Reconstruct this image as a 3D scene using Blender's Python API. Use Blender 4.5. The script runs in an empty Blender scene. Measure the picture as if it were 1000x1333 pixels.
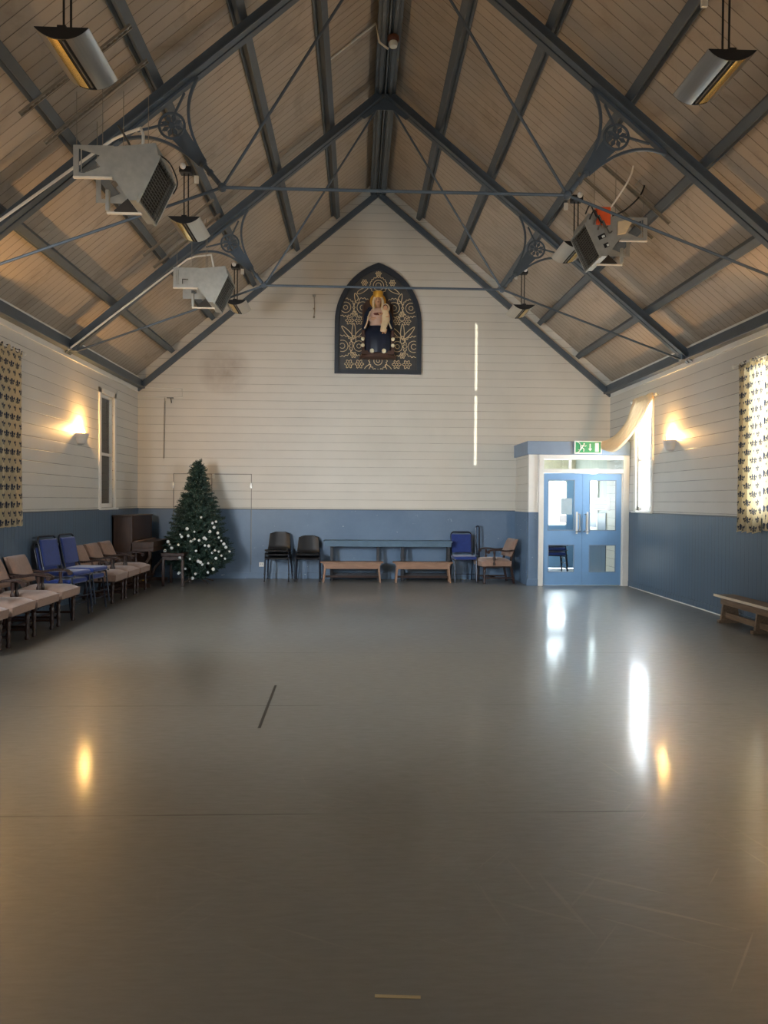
import bpy, math, random
from mathutils import Vector, Matrix
random.seed(7)
PI = math.pi
SC = bpy.context.scene
COL = SC.collection
V = Vector

# ------------------------------------------------------------------ room dimensions
XL, XR, YB, YF = -4.2, 4.95, 14.35, -4.0
XC, SL, ZE = 0.375, 0.8328, 3.55            # ridge x, roof slope, eave height of the rafter soffit
TH = math.atan(SL)
NB = 0.35                                    # vertical distance from rafter soffit up to the boards
ZD = 1.33                                    # dado height
def zroof(x, off=0.0): return ZE + SL * (4.575 - abs(x - XC)) + off

# ------------------------------------------------------------------ node helpers
def lin(c):
    return tuple((v / 12.92 if v <= 0.04045 else ((v + 0.055) / 1.055) ** 2.4) for v in c)
def rgb(r, g, b): return lin((r / 255, g / 255, b / 255)) + (1.0,)

class NT:
    """small wrapper for writing shader maths"""
    def __init__(s, name):
        s.m = bpy.data.materials.new(name); s.m.use_nodes = True
        s.t = s.m.node_tree; s.n = s.t.nodes; s.l = s.t.links
        s.bsdf = s.n['Principled BSDF']; s.out = s.n['Material Output']
    def set(s, sock, val):
        if isinstance(val, bpy.types.NodeSocket): s.l.new(val, sock)
        else: sock.default_value = val
    def math(s, op, a, b=0.0, c=0.0, clamp=False):
        n = s.n.new('ShaderNodeMath'); n.operation = op; n.use_clamp = clamp
        for i, v in enumerate((a, b, c)): s.set(n.inputs[i], v)
        return n.outputs[0]
    def coord(s, kind='Object'):
        n = s.n.new('ShaderNodeTexCoord'); return n.outputs[kind]
    def xyz(s, v):
        n = s.n.new('ShaderNodeSeparateXYZ'); s.set(n.inputs[0], v); return n.outputs
    def comb(s, x, y, z=0.0):
        n = s.n.new('ShaderNodeCombineXYZ')
        for i, v in enumerate((x, y, z)): s.set(n.inputs[i], v)
        return n.outputs[0]
    def noise(s, v, scale, detail=4, rough=0.55, dist=0.0):
        n = s.n.new('ShaderNodeTexNoise'); s.set(n.inputs['Vector'], v)
        n.inputs['Scale'].default_value = scale; n.inputs['Detail'].default_value = detail
        n.inputs['Roughness'].default_value = rough; n.inputs['Distortion'].default_value = dist
        return n.outputs['Fac']
    def edge(s, v, scale):
        n = s.n.new('ShaderNodeTexVoronoi'); n.feature = 'DISTANCE_TO_EDGE'
        s.set(n.inputs['Vector'], v); n.inputs['Scale'].default_value = scale
        return n.outputs['Distance']
    def map(s, v, a, b, c=0.0, d=1.0):
        n = s.n.new('ShaderNodeMapRange'); s.set(n.inputs[0], v)
        for i, q in enumerate((a, b, c, d)): s.set(n.inputs[i + 1], q)
        return n.outputs[0]
    def mix(s, f, a, b):
        n = s.n.new('ShaderNodeMix'); n.data_type = 'RGBA'
        s.set(n.inputs[0], f); s.set(n.inputs[6], a); s.set(n.inputs[7], b)
        return n.outputs[2]
    def scalev(s, v, x, y, z):
        n = s.n.new('ShaderNodeMapping'); s.set(n.inputs[0], v); n.inputs['Scale'].default_value = (x, y, z)
        return n.outputs[0]
    def bump(s, h, strength=0.3, dist=0.01):
        n = s.n.new('ShaderNodeBump'); s.set(n.inputs['Height'], h)
        n.inputs['Strength'].default_value = strength; n.inputs['Distance'].default_value = dist
        s.l.new(n.outputs[0], s.bsdf.inputs['Normal'])
    def fin(s, color=None, rough=None, metal=None, spec=None, sheen=None):
        b = s.bsdf.inputs
        if color is not None: s.set(b['Base Color'], color)
        if rough is not None: s.set(b['Roughness'], rough)
        if metal is not None: s.set(b['Metallic'], metal)
        if spec is not None: s.set(b['Specular IOR Level'], spec)
        if sheen is not None: b['Sheen Weight'].default_value = sheen
        return s.m

def plain(name, c, rough=0.5, metal=0.0, var=0.12, scale=8.0, bump=0.0, spec=None, sheen=None, stretch=(1, 1, 1)):
    t = NT(name); co = t.scalev(t.coord(), *stretch)
    n = t.noise(co, scale, 5)
    dark = tuple(v * (1 - var) for v in c[:3]) + (1,); lite = tuple(min(1, v * (1 + var)) for v in c[:3]) + (1,)
    col = t.mix(t.map(n, 0.3, 0.7), dark, lite)
    if bump: t.bump(n, bump, 0.01)
    return t.fin(col, rough, metal, spec, sheen)

def boards(name, axis, width, c, groove, rough, seed=0.0, stain=None, gw=0.035, board_var=0.06):
    """painted boards: grooves every `width` along one axis, plus light wear"""
    t = NT(name); co = t.coord(); x = t.xyz(co)
    a = x[axis]
    k = t.math('DIVIDE', t.math('ADD', a, seed), width)
    fr = t.math('FRACT', k); idx = t.math('FLOOR', k)
    d = t.math('ABSOLUTE', t.math('SUBTRACT', fr, 0.5))
    g = t.map(d, 0.5 - gw, 0.5 - gw * 0.35)
    # random shade per board
    w = t.n.new('ShaderNodeTexWhiteNoise'); w.noise_dimensions = '1D'; t.set(w.inputs['W'], idx)
    big = t.noise(co, 0.9, 5, 0.6)
    f1 = t.map(big, 0.3, 0.75)
    dk = tuple(v * 0.90 for v in c[:3]) + (1,)
    base = t.mix(f1, c, dk)
    bv = t.math('MULTIPLY', w.outputs['Value'], board_var)
    base = t.mix(bv, base, (0.12, 0.10, 0.08, 1))
    if stain:
        n2 = t.noise(co, 1.7, 6, 0.65, 0.6)
        base = t.mix(t.math('MULTIPLY', t.map(n2, 0.52, 0.78), stain[1]), base, stain[0])
    # grooves fade irregularly where the paint has filled them
    gf = t.math('MULTIPLY', g, t.map(t.noise(co, 2.3, 3), 0.3, 0.65, 0.35, 1.0))
    col = t.mix(gf, base, groove)
    t.bump(t.math('SUBTRACT', 1.0, g), 0.5, 0.006)
    return t.fin(col, rough), t

M = {}
WHITE = rgb(214, 210, 200)
M['wall'], _t = boards('white wall boards', 2, 0.158, WHITE, rgb(120, 115, 105), 0.5, 0.05)
M['backwall'], _t = boards('white gable boards', 2, 0.158, rgb(216, 211, 198), rgb(150, 142, 126), 0.5, 0.05, gw=0.03, board_var=0.04)
# a soot stain on the gable above the hatch
x = _t.xyz(_t.coord())
dx = _t.math('DIVIDE', _t.math('ADD', x[0], 2.55), 0.55); dz = _t.math('DIVIDE', _t.math('SUBTRACT', x[2], 4.0), 0.5)
r2 = _t.math('ADD', _t.math('MULTIPLY', dx, dx), _t.math('MULTIPLY', dz, dz))
sm = _t.math('MULTIPLY', _t.map(r2, 1.0, 0.0), _t.map(_t.noise(_t.coord(), 3.0, 5), 0.3, 0.7, 0.1, 0.55))
old = _t.bsdf.inputs['Base Color'].links[0].from_socket
_t.set(_t.bsdf.inputs['Base Color'], _t.mix(sm, old, rgb(120, 92, 66)))
M['ceil'], _t = boards('roof boards', 1, 0.135, rgb(190, 176, 157), rgb(84, 72, 58), 0.55, 0.0, (rgb(120, 98, 76), 0.55), gw=0.045, board_var=0.10)
M['dado_side'], _t = boards('blue tongue and groove dado', 1, 0.098, rgb(88, 108, 128), rgb(56, 72, 90), 0.42, 0.0, gw=0.06, board_var=0.12)
def dado_flat():
    t = NT('blue painted dado panel'); co = t.coord()
    n = t.noise(co, 1.3, 6, 0.65); n2 = t.noise(co, 5.0, 6, 0.7, 0.4)
    col = t.mix(t.map(n, 0.3, 0.7), rgb(106, 128, 152), rgb(92, 114, 138))
    col = t.mix(t.map(n2, 0.66, 0.70), col, rgb(140, 160, 180))
    n3 = t.noise(t.scalev(co, 1.0, 1.0, 3.0), 6.0, 3)
    col = t.mix(t.map(n3, 0.71, 0.73), col, rgb(196, 204, 210))
    return t.fin(col, 0.4)
M['dado'] = dado_flat()
M['blue'] = plain('blue gloss door paint', rgb(124, 164, 204), 0.38, var=0.06, scale=3)
M['blue_fascia'] = plain('blue grey fascia paint', rgb(126, 144, 164), 0.45, var=0.06, scale=3)
M['trim'] = plain('white gloss trim', rgb(226, 224, 216), 0.35, var=0.04, scale=4)
M['steel_paint'] = plain('slate blue roof timber paint', rgb(88, 96, 102), 0.5, var=0.10, scale=5)
M['truss'] = plain('slate blue truss paint', rgb(80, 90, 98), 0.45, var=0.10, scale=6)
M['galv'] = plain('galvanised sheet', rgb(178, 178, 170), 0.42, 0.55, var=0.10, scale=14)
M['galv_dark'] = plain('dark galvanised wire', rgb(110, 108, 100), 0.45, 0.6, var=0.1)
M['soot'] = plain('dark heater interior', rgb(52, 46, 40), 0.8)
M['steel'] = plain('brushed stainless reflector', rgb(196, 192, 184), 0.30, 1.0, var=0.06, scale=60, stretch=(1, .02, 1))
M['glow_tint'] = plain('reflector tinted as warm glow', rgb(226, 196, 120), 0.22, 0.9, var=0.05)
M['black'] = plain('black enamel', rgb(26, 26, 27), 0.45)
M['black_plastic'] = plain('black polypropylene', rgb(13, 14, 17), 0.38, var=0.1, scale=40, bump=0.05)
M['chrome'] = plain('worn grey tube', rgb(120, 118, 112), 0.35, 0.8)
M['wire'] = plain('thin steel wire', rgb(150, 142, 128), 0.4, 0.6)
M['pvc'] = plain('white conduit', rgb(226, 222, 210), 0.45, var=0.05)
M['brown_plastic'] = plain('brown detector base', rgb(92, 52, 34), 0.5)
M['orange'] = plain('orange plastic', rgb(236, 96, 44), 0.45, var=0.06)
M['beige'] = plain('beige velour', rgb(146, 118, 102), 0.9, var=0.10, scale=18, bump=0.15, sheen=0.3)
M['wood_dark'] = plain('dark stained wood', rgb(48, 29, 22), 0.35, var=0.35, scale=10, stretch=(1, 1, 6))
M['piano'] = plain('brown veneered wood', rgb(68, 47, 34), 0.4, var=0.28, scale=6, stretch=(4, 4, .6))
M['bench'] = plain('varnished bench wood', rgb(142, 110, 88), 0.4, var=0.22, scale=6, stretch=(1, 8, 8))
M['bench_old'] = plain('worn grey brown bench wood', rgb(124, 104, 84), 0.5, var=0.25, scale=6, stretch=(8, 1, 8))
M['bench_edge'] = plain('pale worn wood edge', rgb(226, 214, 192), 0.5, var=0.1)
M['blue_fabric'] = plain('royal blue upholstery', rgb(28, 52, 118), 0.85, var=0.12, scale=30, sheen=0.3)
M['navy_frame'] = plain('dark blue black frame tube', rgb(36, 42, 56), 0.35, 0.3)
M['table_top'] = plain('blue grey tabletop', rgb(82, 108, 128), 0.45, var=0.1)
M['table_leg'] = plain('dark table frame', rgb(38, 40, 46), 0.5)
M['ivory'] = plain('ivory keys', rgb(216, 206, 184), 0.3)
M['ceramic'] = plain('white plaster sconce', rgb(220, 212, 200), 0.6, var=0.04)
M['paper'] = plain('white paper', rgb(232, 234, 238), 0.8, var=0.03)
M['paper_grey'] = plain('pale blue grey paper', rgb(168, 186, 194), 0.8, var=0.08)
M['green'] = plain('exit sign green', rgb(34, 150, 96), 0.4, var=0.05)
M['sign_white'] = plain('exit sign white', rgb(236, 240, 232), 0.4, var=0.03)
M['tape'] = plain('dark tape', rgb(62, 60, 56), 0.6)
M['worn_pale'] = plain('pale worn floor', rgb(172, 156, 120), 0.6)
M['lobby_floor'] = plain('grey lobby floor', rgb(150, 160, 170), 0.4)
M['lobby_cream'] = plain('cream lobby wall', rgb(214, 204, 176), 0.6)
M['lobby_tg'], _t = boards('grey green lobby boards', 1, 0.1, rgb(196, 202, 194), rgb(130, 140, 140), 0.5, gw=0.06)
M['outside'] = plain('dark grey daylight block', rgb(58, 56, 54), 0.9)
M['gold'] = plain('gilt ornament', rgb(220, 198, 156), 0.5, 0.0, var=0.2, scale=12)
M['gilt'] = plain('bright gilding', rgb(236, 182, 74), 0.35, 0.6, var=0.1)
M['arch_frame'] = plain('charcoal blue arch frame', rgb(46, 52, 60), 0.45)
M['arch_panel'] = plain('dark grey arch panel', rgb(66, 66, 66), 0.6, var=0.15)
M['robe'] = plain('midnight blue painted robe', rgb(22, 32, 52), 0.4, var=0.2)
M['mantle'] = plain('cream painted cloth', rgb(222, 200, 160), 0.5, var=0.1)
M['pinkcloth'] = plain('pale rose painted cloth', rgb(206, 170, 150), 0.5, var=0.1)
M['skin'] = plain('painted flesh tone', rgb(206, 158, 122), 0.45, var=0.06)
M['hair'] = plain('brown painted hair', rgb(92, 58, 36), 0.5)
M['throne'] = plain('dark brown throne wood', rgb(74, 50, 38), 0.5, var=0.2)
M['pearl'] = plain('cream painted knob', rgb(238, 228, 192), 0.4)
M['red_brown'] = plain('red brown sash', rgb(104, 50, 36), 0.5)
M['bark'] = plain('dark plastic trunk', rgb(56, 44, 34), 0.8)
M['bauble'] = plain('white bauble', rgb(232, 236, 236), 0.25, var=0.03)
M['rod'] = plain('white curtain rail', rgb(222, 218, 206), 0.4)
M['dark_slot'] = plain('black slot', rgb(14, 13, 12), 0.7)
M['cream_drape'] = None

def needles():
    t = NT('dark green tinsel needles'); i = t.n.new('ShaderNodeObjectInfo')
    n = t.noise(t.coord(), 9.0, 3)
    col = t.mix(t.map(n, 0.35, 0.7), rgb(20, 44, 38), rgb(56, 84, 72))
    n2 = t.noise(t.coord(), 38.0, 2)
    col = t.mix(t.map(n2, 0.60, 0.66), col, rgb(128, 146, 138))
    return t.fin(col, 0.5)
M['needle'] = needles()

def floor_mat():
    t = NT('grey vinyl floor'); co = t.coord(); x = t.xyz(co)
    n = t.noise(co, 0.55, 6, 0.6); n2 = t.noise(t.scalev(co, 0.6, 3.0, 1), 14.0, 5, 0.7)
    col = t.mix(t.map(n, 0.3, 0.7), rgb(108, 108, 104), rgb(118, 118, 113))
    col = t.mix(t.math('MULTIPLY', t.map(n2, 0.35, 0.75), 0.3), col, rgb(88, 85, 78))
    # sheet seams across the hall every 1.9 m
    k = t.math('FRACT', t.math('DIVIDE', t.math('ADD', x[1], 20 * 1.9 - 3.57 + 0.95), 1.9))
    s = t.map(t.math('ABSOLUTE', t.math('SUBTRACT', k, 0.5)), 0.0045, 0.0015)
    s = t.math('MULTIPLY', s, t.map(t.noise(t.scalev(co, 1, .05, 1), 1.3, 4), 0.42, 0.6, 0.1, 1.0))
    col = t.mix(t.math('MULTIPLY', s, 0.75), col, rgb(40, 38, 33))
    # fine scratches and scuffs, denser on the right where people walk to the door
    sc = None
    for ang, st, th in ((.5, 26, .66), (-.9, 30, .67), (1.35, 22, .68)):
        r = t.n.new('ShaderNodeVectorRotate'); r.rotation_type = 'Z_AXIS'; t.set(r.inputs['Vector'], co); r.inputs['Angle'].default_value = ang
        q = t.map(t.noise(t.scalev(r.outputs[0], .9, st, 1), 1.0, 3, 0.5, .15), th, th + .05)
        sc = q if sc is None else t.math('MAXIMUM', sc, q)
    zone = t.math('MULTIPLY', t.map(x[0], -1.0, 2.2, .15, 1.0), t.map(t.noise(co, 0.9, 4), 0.30, 0.55))
    sc = t.math('MULTIPLY', sc, zone)
    col = t.mix(t.math('MULTIPLY', sc, 0.42), col, rgb(170, 166, 152))
    rough = t.math('ADD', t.map(n2, 0.3, 0.7, 0.36, 0.46), t.math('MULTIPLY', sc, 0.2))
    t.bsdf.inputs['Coat Weight'].default_value = 0.34
    t.set(t.bsdf.inputs['Coat Roughness'], t.map(n2, 0.3, 0.7, 0.09, 0.16))
    h = t.math('ADD', t.math('MULTIPLY', n2, 0.6), t.math('MULTIPLY', t.noise(t.scalev(co, 1.0, 1.0, 1), 45.0, 3), 0.5))
    t.bump(h, 0.03, 0.01)
    return t.fin(col, rough, spec=0.7)
M['floor'] = floor_mat()

def glass(name='window glass'):
    m = bpy.data.materials.new(name); m.use_nodes = True; t = m.node_tree
    t.nodes.remove(t.nodes['Principled BSDF']); o = t.nodes['Material Output']
    tr = t.nodes.new('ShaderNodeBsdfTransparent'); tr.inputs[0].default_value = (0.94, 0.96, 0.96, 1)
    gl = t.nodes.new('ShaderNodeBsdfGlossy'); gl.inputs['Roughness'].default_value = 0.02
    fr = t.nodes.new('ShaderNodeFresnel'); fr.inputs[0].default_value = 1.45
    mx = t.nodes.new('ShaderNodeMixShader')
    ge = t.nodes.new('ShaderNodeNewGeometry'); mu = t.nodes.new('ShaderNodeMath'); mu.operation = 'SUBTRACT'; mu.use_clamp = True
    t.links.new(fr.outputs[0], mu.inputs[0]); t.links.new(ge.outputs['Backfacing'], mu.inputs[1])   # no total reflection at the far face of a thin pane
    t.links.new(mu.outputs[0], mx.inputs[0]); t.links.new(tr.outputs[0], mx.inputs[1]); t.links.new(gl.outputs[0], mx.inputs[2])
    t.links.new(mx.outputs[0], o.inputs[0]); return m
M['glass'] = glass()

def cloth(name, base, pattern=None, trans=0.45):
    t = NT(name)
    uv = t.coord('UV'); x = [t.math('MULTIPLY', q, 1.3) for q in t.xyz(t.coord('UV'))]
    col = base
    if pattern is not None:                  # rows of small fleur-de-lis, staggered
        W_, H_ = 0.105, 0.135
        row = t.math('FLOOR', t.math('DIVIDE', x[1], H_))
        off = t.math('MULTIPLY', t.math('MODULO', row, 2.0), 0.5)
        px = t.math('MULTIPLY', t.math('SUBTRACT', t.math('FRACT', t.math('ADD', t.math('DIVIDE', x[0], W_), off)), 0.5), W_)
        py = t.math('MULTIPLY', t.math('SUBTRACT', t.math('FRACT', t.math('DIVIDE', x[1], H_)), 0.5), H_)
        ax = t.math('ABSOLUTE', px)
        def ell(cx, cy, rx, ry):
            a = t.math('DIVIDE', t.math('SUBTRACT', ax, cx), rx); b = t.math('DIVIDE', t.math('SUBTRACT', py, cy), ry)
            return t.map(t.math('ADD', t.math('MULTIPLY', a, a), t.math('MULTIPLY', b, b)), 1.15, 0.85)
        m = ell(0, 0.016, 0.011, 0.036)
        for e in (ell(0.024, 0.008, 0.011, 0.018), ell(0.03, 0.022, 0.007, 0.008), ell(0, -0.018, 0.028, 0.006), ell(0, -0.036, 0.007, 0.016), ell(0.016, -0.034, 0.006, 0.011)):
            m = t.math('MAXIMUM', m, e)
        col = t.mix(m, base, pattern)
    t.fin(col, 0.85, spec=0.1)
    tl = t.n.new('ShaderNodeBsdfTranslucent'); t.set(tl.inputs[0], col)
    mx = t.n.new('ShaderNodeMixShader'); mx.inputs[0].default_value = trans
    t.l.new(t.bsdf.outputs[0], mx.inputs[1]); t.l.new(tl.outputs[0], mx.inputs[2]); t.l.new(mx.outputs[0], t.out.inputs[0])
    return t.m
M['fleur'] = cloth('cream cotton with navy fleur de lis', rgb(214, 200, 168), rgb(66, 72, 88), 0.4)
M['cream_drape'] = cloth('plain cream cotton', rgb(222, 200, 164), None, 0.06)

def emis(name, c, s):
    m = bpy.data.materials.new(name); m.use_nodes = True; t = m.node_tree
    t.nodes.remove(t.nodes['Principled BSDF']); e = t.nodes.new('ShaderNodeEmission')
    e.inputs[0].default_value = c; e.inputs[1].default_value = s
    t.links.new(e.outputs[0], t.nodes['Material Output'].inputs[0]); return m
M['bulb'] = emis('glowing bulb', (1, 0.62, 0.16, 1), 14.0)

# ------------------------------------------------------------------ mesh helpers
class MB:
    def __init__(s): s.v = []; s.f = []; s.uv = None
    def add(s, vs, fs):
        o = len(s.v); s.v += [tuple(q) for q in vs]; s.f += [tuple(i + o for i in f) for f in fs]; return s
    def box(s, c, d, rot=None):
        hx, hy, hz = d[0] / 2, d[1] / 2, d[2] / 2
        vs = [V((sx * hx, sy * hy, sz * hz)) for sx in (-1, 1) for sy in (-1, 1) for sz in (-1, 1)]
        if rot is not None: vs = [rot @ q for q in vs]
        return s.add([q + V(c) for q in vs], [(0, 1, 3, 2), (4, 6, 7, 5), (0, 4, 5, 1), (2, 3, 7, 6), (0, 2, 6, 4), (1, 5, 7, 3)])
    def mm(s, a, b): return s.box([(a[i] + b[i]) / 2 for i in range(3)], [abs(b[i] - a[i]) for i in range(3)])
    def bar(s, a, b, w, h, up=(0, 0, 1)):
        a, b = V(a), V(b); d = (b - a); L = d.length; d.normalize()
        u = V(up); x = d.cross(u)
        if x.length < 1e-5: x = d.cross(V((1, 0, 0)))
        x.normalize(); z = x.cross(d)
        return s.box((a + b) / 2, (w, L, h), Matrix((x, d, z)).transposed())
    def tube(s, pts, r, n=8, closed=False, cap=True):
        pts = [V(p) for p in pts]; m = len(pts); rs = r if isinstance(r, (list, tuple)) else [r] * m
        t0 = None; vs = []; nrm = None
        for i, p in enumerate(pts):
            if closed: t = pts[(i + 1) % m] - pts[i - 1]
            else: t = pts[min(i + 1, m - 1)] - pts[max(i - 1, 0)]
            t.normalize()
            if nrm is None:
                nrm = t.orthogonal().normalized()
            else:
                nrm = nrm - t * nrm.dot(t)
                if nrm.length < 1e-6: nrm = t.orthogonal()
                nrm.normalize()
            b = t.cross(nrm)
            for k in range(n):
                a = 2 * PI * k / n; vs.append(p + (nrm * math.cos(a) + b * math.sin(a)) * rs[i])
        fs = []
        for i in range(m if closed else m - 1):
            j = (i + 1) % m
            for k in range(n):
                l = (k + 1) % n; fs.append((i * n + k, i * n + l, j * n + l, j * n + k))
        if cap and not closed:
            fs.append(tuple(range(n - 1, -1, -1))); fs.append(tuple((m - 1) * n + k for k in range(n)))
        return s.add(vs, fs)
    def lathe(s, prof, c=(0, 0, 0), n=12, axis='z', cap=True):
        vs = []
        for r, h in prof:
            for k in range(n):
                a = 2 * PI * k / n; x, y = r * math.cos(a), r * math.sin(a)
                p = {'z': (x, y, h), 'y': (x, h, y), 'x': (h, x, y)}[axis]; vs.append(V(p) + V(c))
        m = len(prof); fs = [(i * n + k, i * n + (k + 1) % n, (i + 1) * n + (k + 1) % n, (i + 1) * n + k) for i in range(m - 1) for k in range(n)]
        if cap: fs += [tuple(range(n - 1, -1, -1)), tuple((m - 1) * n + k for k in range(n))]
        return s.add(vs, fs)
    def ball(s, c, r, n=12, m=8, sc=(1, 1, 1)):
        prof = [(max(1e-4, math.sin(PI * i / m)) * 1.0, -math.cos(PI * i / m)) for i in range(m + 1)]
        vs = []
        for q, h in prof:
            for k in range(n):
                a = 2 * PI * k / n; vs.append(V((q * math.cos(a) * r * sc[0], q * math.sin(a) * r * sc[1], h * r * sc[2])) + V(c))
        fs = [(i * n + k, i * n + (k + 1) % n, (i + 1) * n + (k + 1) % n, (i + 1) * n + k) for i in range(m) for k in range(n)]
        return s.add(vs, fs)
    def prism(s, poly, fn, d0, d1):
        """poly: 2-D outline; fn(u, v, d) -> point"""
        n = len(poly); vs = [fn(u, w, d0) for u, w in poly] + [fn(u, w, d1) for u, w in poly]
        fs = [tuple(range(n - 1, -1, -1)), tuple(range(n, 2 * n))] + [(i, (i + 1) % n, n + (i + 1) % n, n + i) for i in range(n)]
        return s.add(vs, fs)
    def grid(s, nu, nv, fn, uvfn=None):
        vs = []; uv = []
        for j in range(nv + 1):
            for i in range(nu + 1):
                vs.append(fn(i / nu, j / nv))
                if uvfn: uv.append(uvfn(i / nu, j / nv))
        fs = [(j * (nu + 1) + i, j * (nu + 1) + i + 1, (j + 1) * (nu + 1) + i + 1, (j + 1) * (nu + 1) + i) for j in range(nv) for i in range(nu)]
        s.add(vs, fs)
        if uvfn: s.uv = uv
        return s
    def build(s, name, mat, parent=None, smooth=False, bevel=0.0, solid=0.0, seg=2, subsurf=0, remesh=0.0):
        me = bpy.data.meshes.new(name); me.from_pydata(s.v, [], s.f)
        if s.uv:
            l = me.uv_layers.new(name='UVMap')
            for lp in me.loops: l.data[lp.index].uv = s.uv[lp.vertex_index]
        import bmesh
        bm = bmesh.new(); bm.from_mesh(me); bmesh.ops.recalc_face_normals(bm, faces=bm.faces); bm.to_mesh(me); bm.free()
        me.materials.append(mat)
        if smooth or bevel or remesh:
            for p in me.polygons: p.use_smooth = True
            if not remesh: me.set_sharp_from_angle(angle=math.radians(38))
        o = bpy.data.objects.new(name, me); COL.objects.link(o)
        if parent is not None: o.parent = parent
        if remesh:
            r = o.modifiers.new('r', 'REMESH'); r.mode = 'VOXEL'; r.voxel_size = remesh; r.use_smooth_shade = True
            k = o.modifiers.new('s', 'SMOOTH'); k.iterations = 4; k.factor = 0.5
        if solid:
            k = o.modifiers.new('t', 'SOLIDIFY'); k.thickness = solid; k.offset = 0
        if subsurf:
            k = o.modifiers.new('u', 'SUBSURF'); k.levels = subsurf; k.render_levels = subsurf
        if bevel:
            k = o.modifiers.new('b', 'BEVEL'); k.width = bevel; k.segments = seg; k.limit_method = 'ANGLE'; k.angle_limit = math.radians(40)
        return o

def tag(o, label=None, cat=None, group=None, kind=None):
    if label: o['label'] = label
    if cat: o['category'] = cat
    if group: o['group'] = group
    if kind: o['kind'] = kind
    return o
def empty(name, label, cat, loc=(0, 0, 0), rz=0.0, group=None):
    o = bpy.data.objects.new(name, None); COL.objects.link(o)
    o.location = loc; o.rotation_euler = (0, 0, rz); o.empty_display_size = 0.1
    return tag(o, label, cat, group)
def copy_tree(o, parent=None):
    c = o.copy(); COL.objects.link(c)
    if parent is not None: c.parent = parent
    for ch in list(o.children): copy_tree(ch, c)
    return c
def struct(o): o['kind'] = 'structure'; return o
def lamp(name, kind, loc, power, color, parent=None, **kw):
    l = bpy.data.lights.new(name, kind); l.energy = power; l.color = color
    for k, v in kw.items(): setattr(l, k, v)
    o = bpy.data.objects.new(name, l); COL.objects.link(o); o.location = loc
    if parent is not None: o.parent = parent
    return o
def bez(p0, p1, p2, n=12):
    p0, p1, p2 = V(p0), V(p1), V(p2)
    return [p0 * (1 - t) ** 2 + p1 * 2 * t * (1 - t) + p2 * t * t for t in [i / n for i in range(n + 1)]]
def spline(pts, n=6):
    P = [V(p) for p in pts]; out = []
    for i in range(len(P) - 1):
        a = P[max(i - 1, 0)]; b = P[i]; c = P[i + 1]; d = P[min(i + 2, len(P) - 1)]
        for k in range(n):
            t = k / n
            out.append(0.5 * ((2 * b) + (c - a) * t + (2 * a - 5 * b + 4 * c - d) * t * t + (3 * b - a - 3 * c + d) * t ** 3))
    out.append(P[-1]); return out

# ------------------------------------------------------------------ camera
f_px = 963.0
yaw, pitch, roll = 0.0369, -0.0154, 0.0069
fw = V((math.sin(yaw) * math.cos(pitch), math.cos(yaw) * math.cos(pitch), math.sin(pitch)))
rt = V((math.cos(yaw), -math.sin(yaw), 0)); up = rt.cross(fw)
r2_ = rt * math.cos(roll) + up * math.sin(roll); u2_ = -rt * math.sin(roll) + up * math.cos(roll)
cd = bpy.data.cameras.new('camera'); cam = bpy.data.objects.new('camera', cd); COL.objects.link(cam)
cam.matrix_world = Matrix((r2_, u2_, -fw)).transposed().to_4x4()
cam.location = (0, 0, 1.52)
cd.sensor_fit = 'VERTICAL'; cd.sensor_height = 24.0; cd.lens = 24.0 * f_px / 1333.0
cd.clip_start = 0.02; cd.clip_end = 200
SC.camera = cam

# ------------------------------------------------------------------ room shell
def wall_grid(mb, us, vs, holes, fn, t):
    """rectangular wall with holes; us/vs cut lines, fn(u, v, d)"""
    for i in range(len(us) - 1):
        for j in range(len(vs) - 1):
            cu, cv = (us[i] + us[i + 1]) / 2, (vs[j] + vs[j + 1]) / 2
            if any(a < cu < b and c < cv < d for a, b, c, d in holes): continue
            mb.prism([(us[i], vs[j]), (us[i + 1], vs[j]), (us[i + 1], vs[j + 1]), (us[i], vs[j + 1])], fn, 0, t)

LOBBY_Y = 16.6
m = MB(); m.mm((XL - .3, YF - .3, -.1), (XR + .3, YB + .15, 0)); struct(m.build('floor', M['floor']))

WZ0, WZ1 = 1.38, 3.25
WY = [(12.27, 12.92), (8.42, 9.05), (5.05, 5.7), (1.7, 2.35), (-1.6, -0.95)]     # window bays along both side walls
ys = sorted({YF, YB} | {q for w in WY for q in w})
hol = [(a, b, WZ0, WZ1) for a, b in WY]
m = MB(); wall_grid(m, ys, [0, WZ0, WZ1, 3.86], hol, lambda u, v, d: (XL - d, u, v), .07); struct(m.build('wall_left', M['wall']))
m = MB(); wall_grid(m, ys, [0, WZ0, WZ1, 3.86], hol, lambda u, v, d: (XR + d, u, v), .07)
struct(m.build('wall_right', M['wall']))
# back gable with the opening into the lobby
DX0, DX1, DZ = 3.13, XR, 2.36
m = MB(); wall_grid(m, [XL - .22, DX0, DX1, XR + .22], [0, DZ, 3.86], [(DX0, DX1, 0, DZ)], lambda u, v, d: (u, YB + d, v), .15)
m.prism([(XL - .22, 3.86), (XR + .22, 3.86), (XC, zroof(XC, NB + .05))], lambda u, v, d: (u, YB + d, v), 0, .15)
struct(m.build('wall_back', M['backwall']))
m = MB(); m.mm((XL - .22, YF - .15, 0), (XR + .22, YF, 3.86))
m.prism([(XL - .22, 3.86), (XR + .22, 3.86), (XC, zroof(XC, NB + .05))], lambda u, v, d: (u, YF - d, v), 0, .15)
struct(m.build('wall_front', M['wall']))
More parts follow.
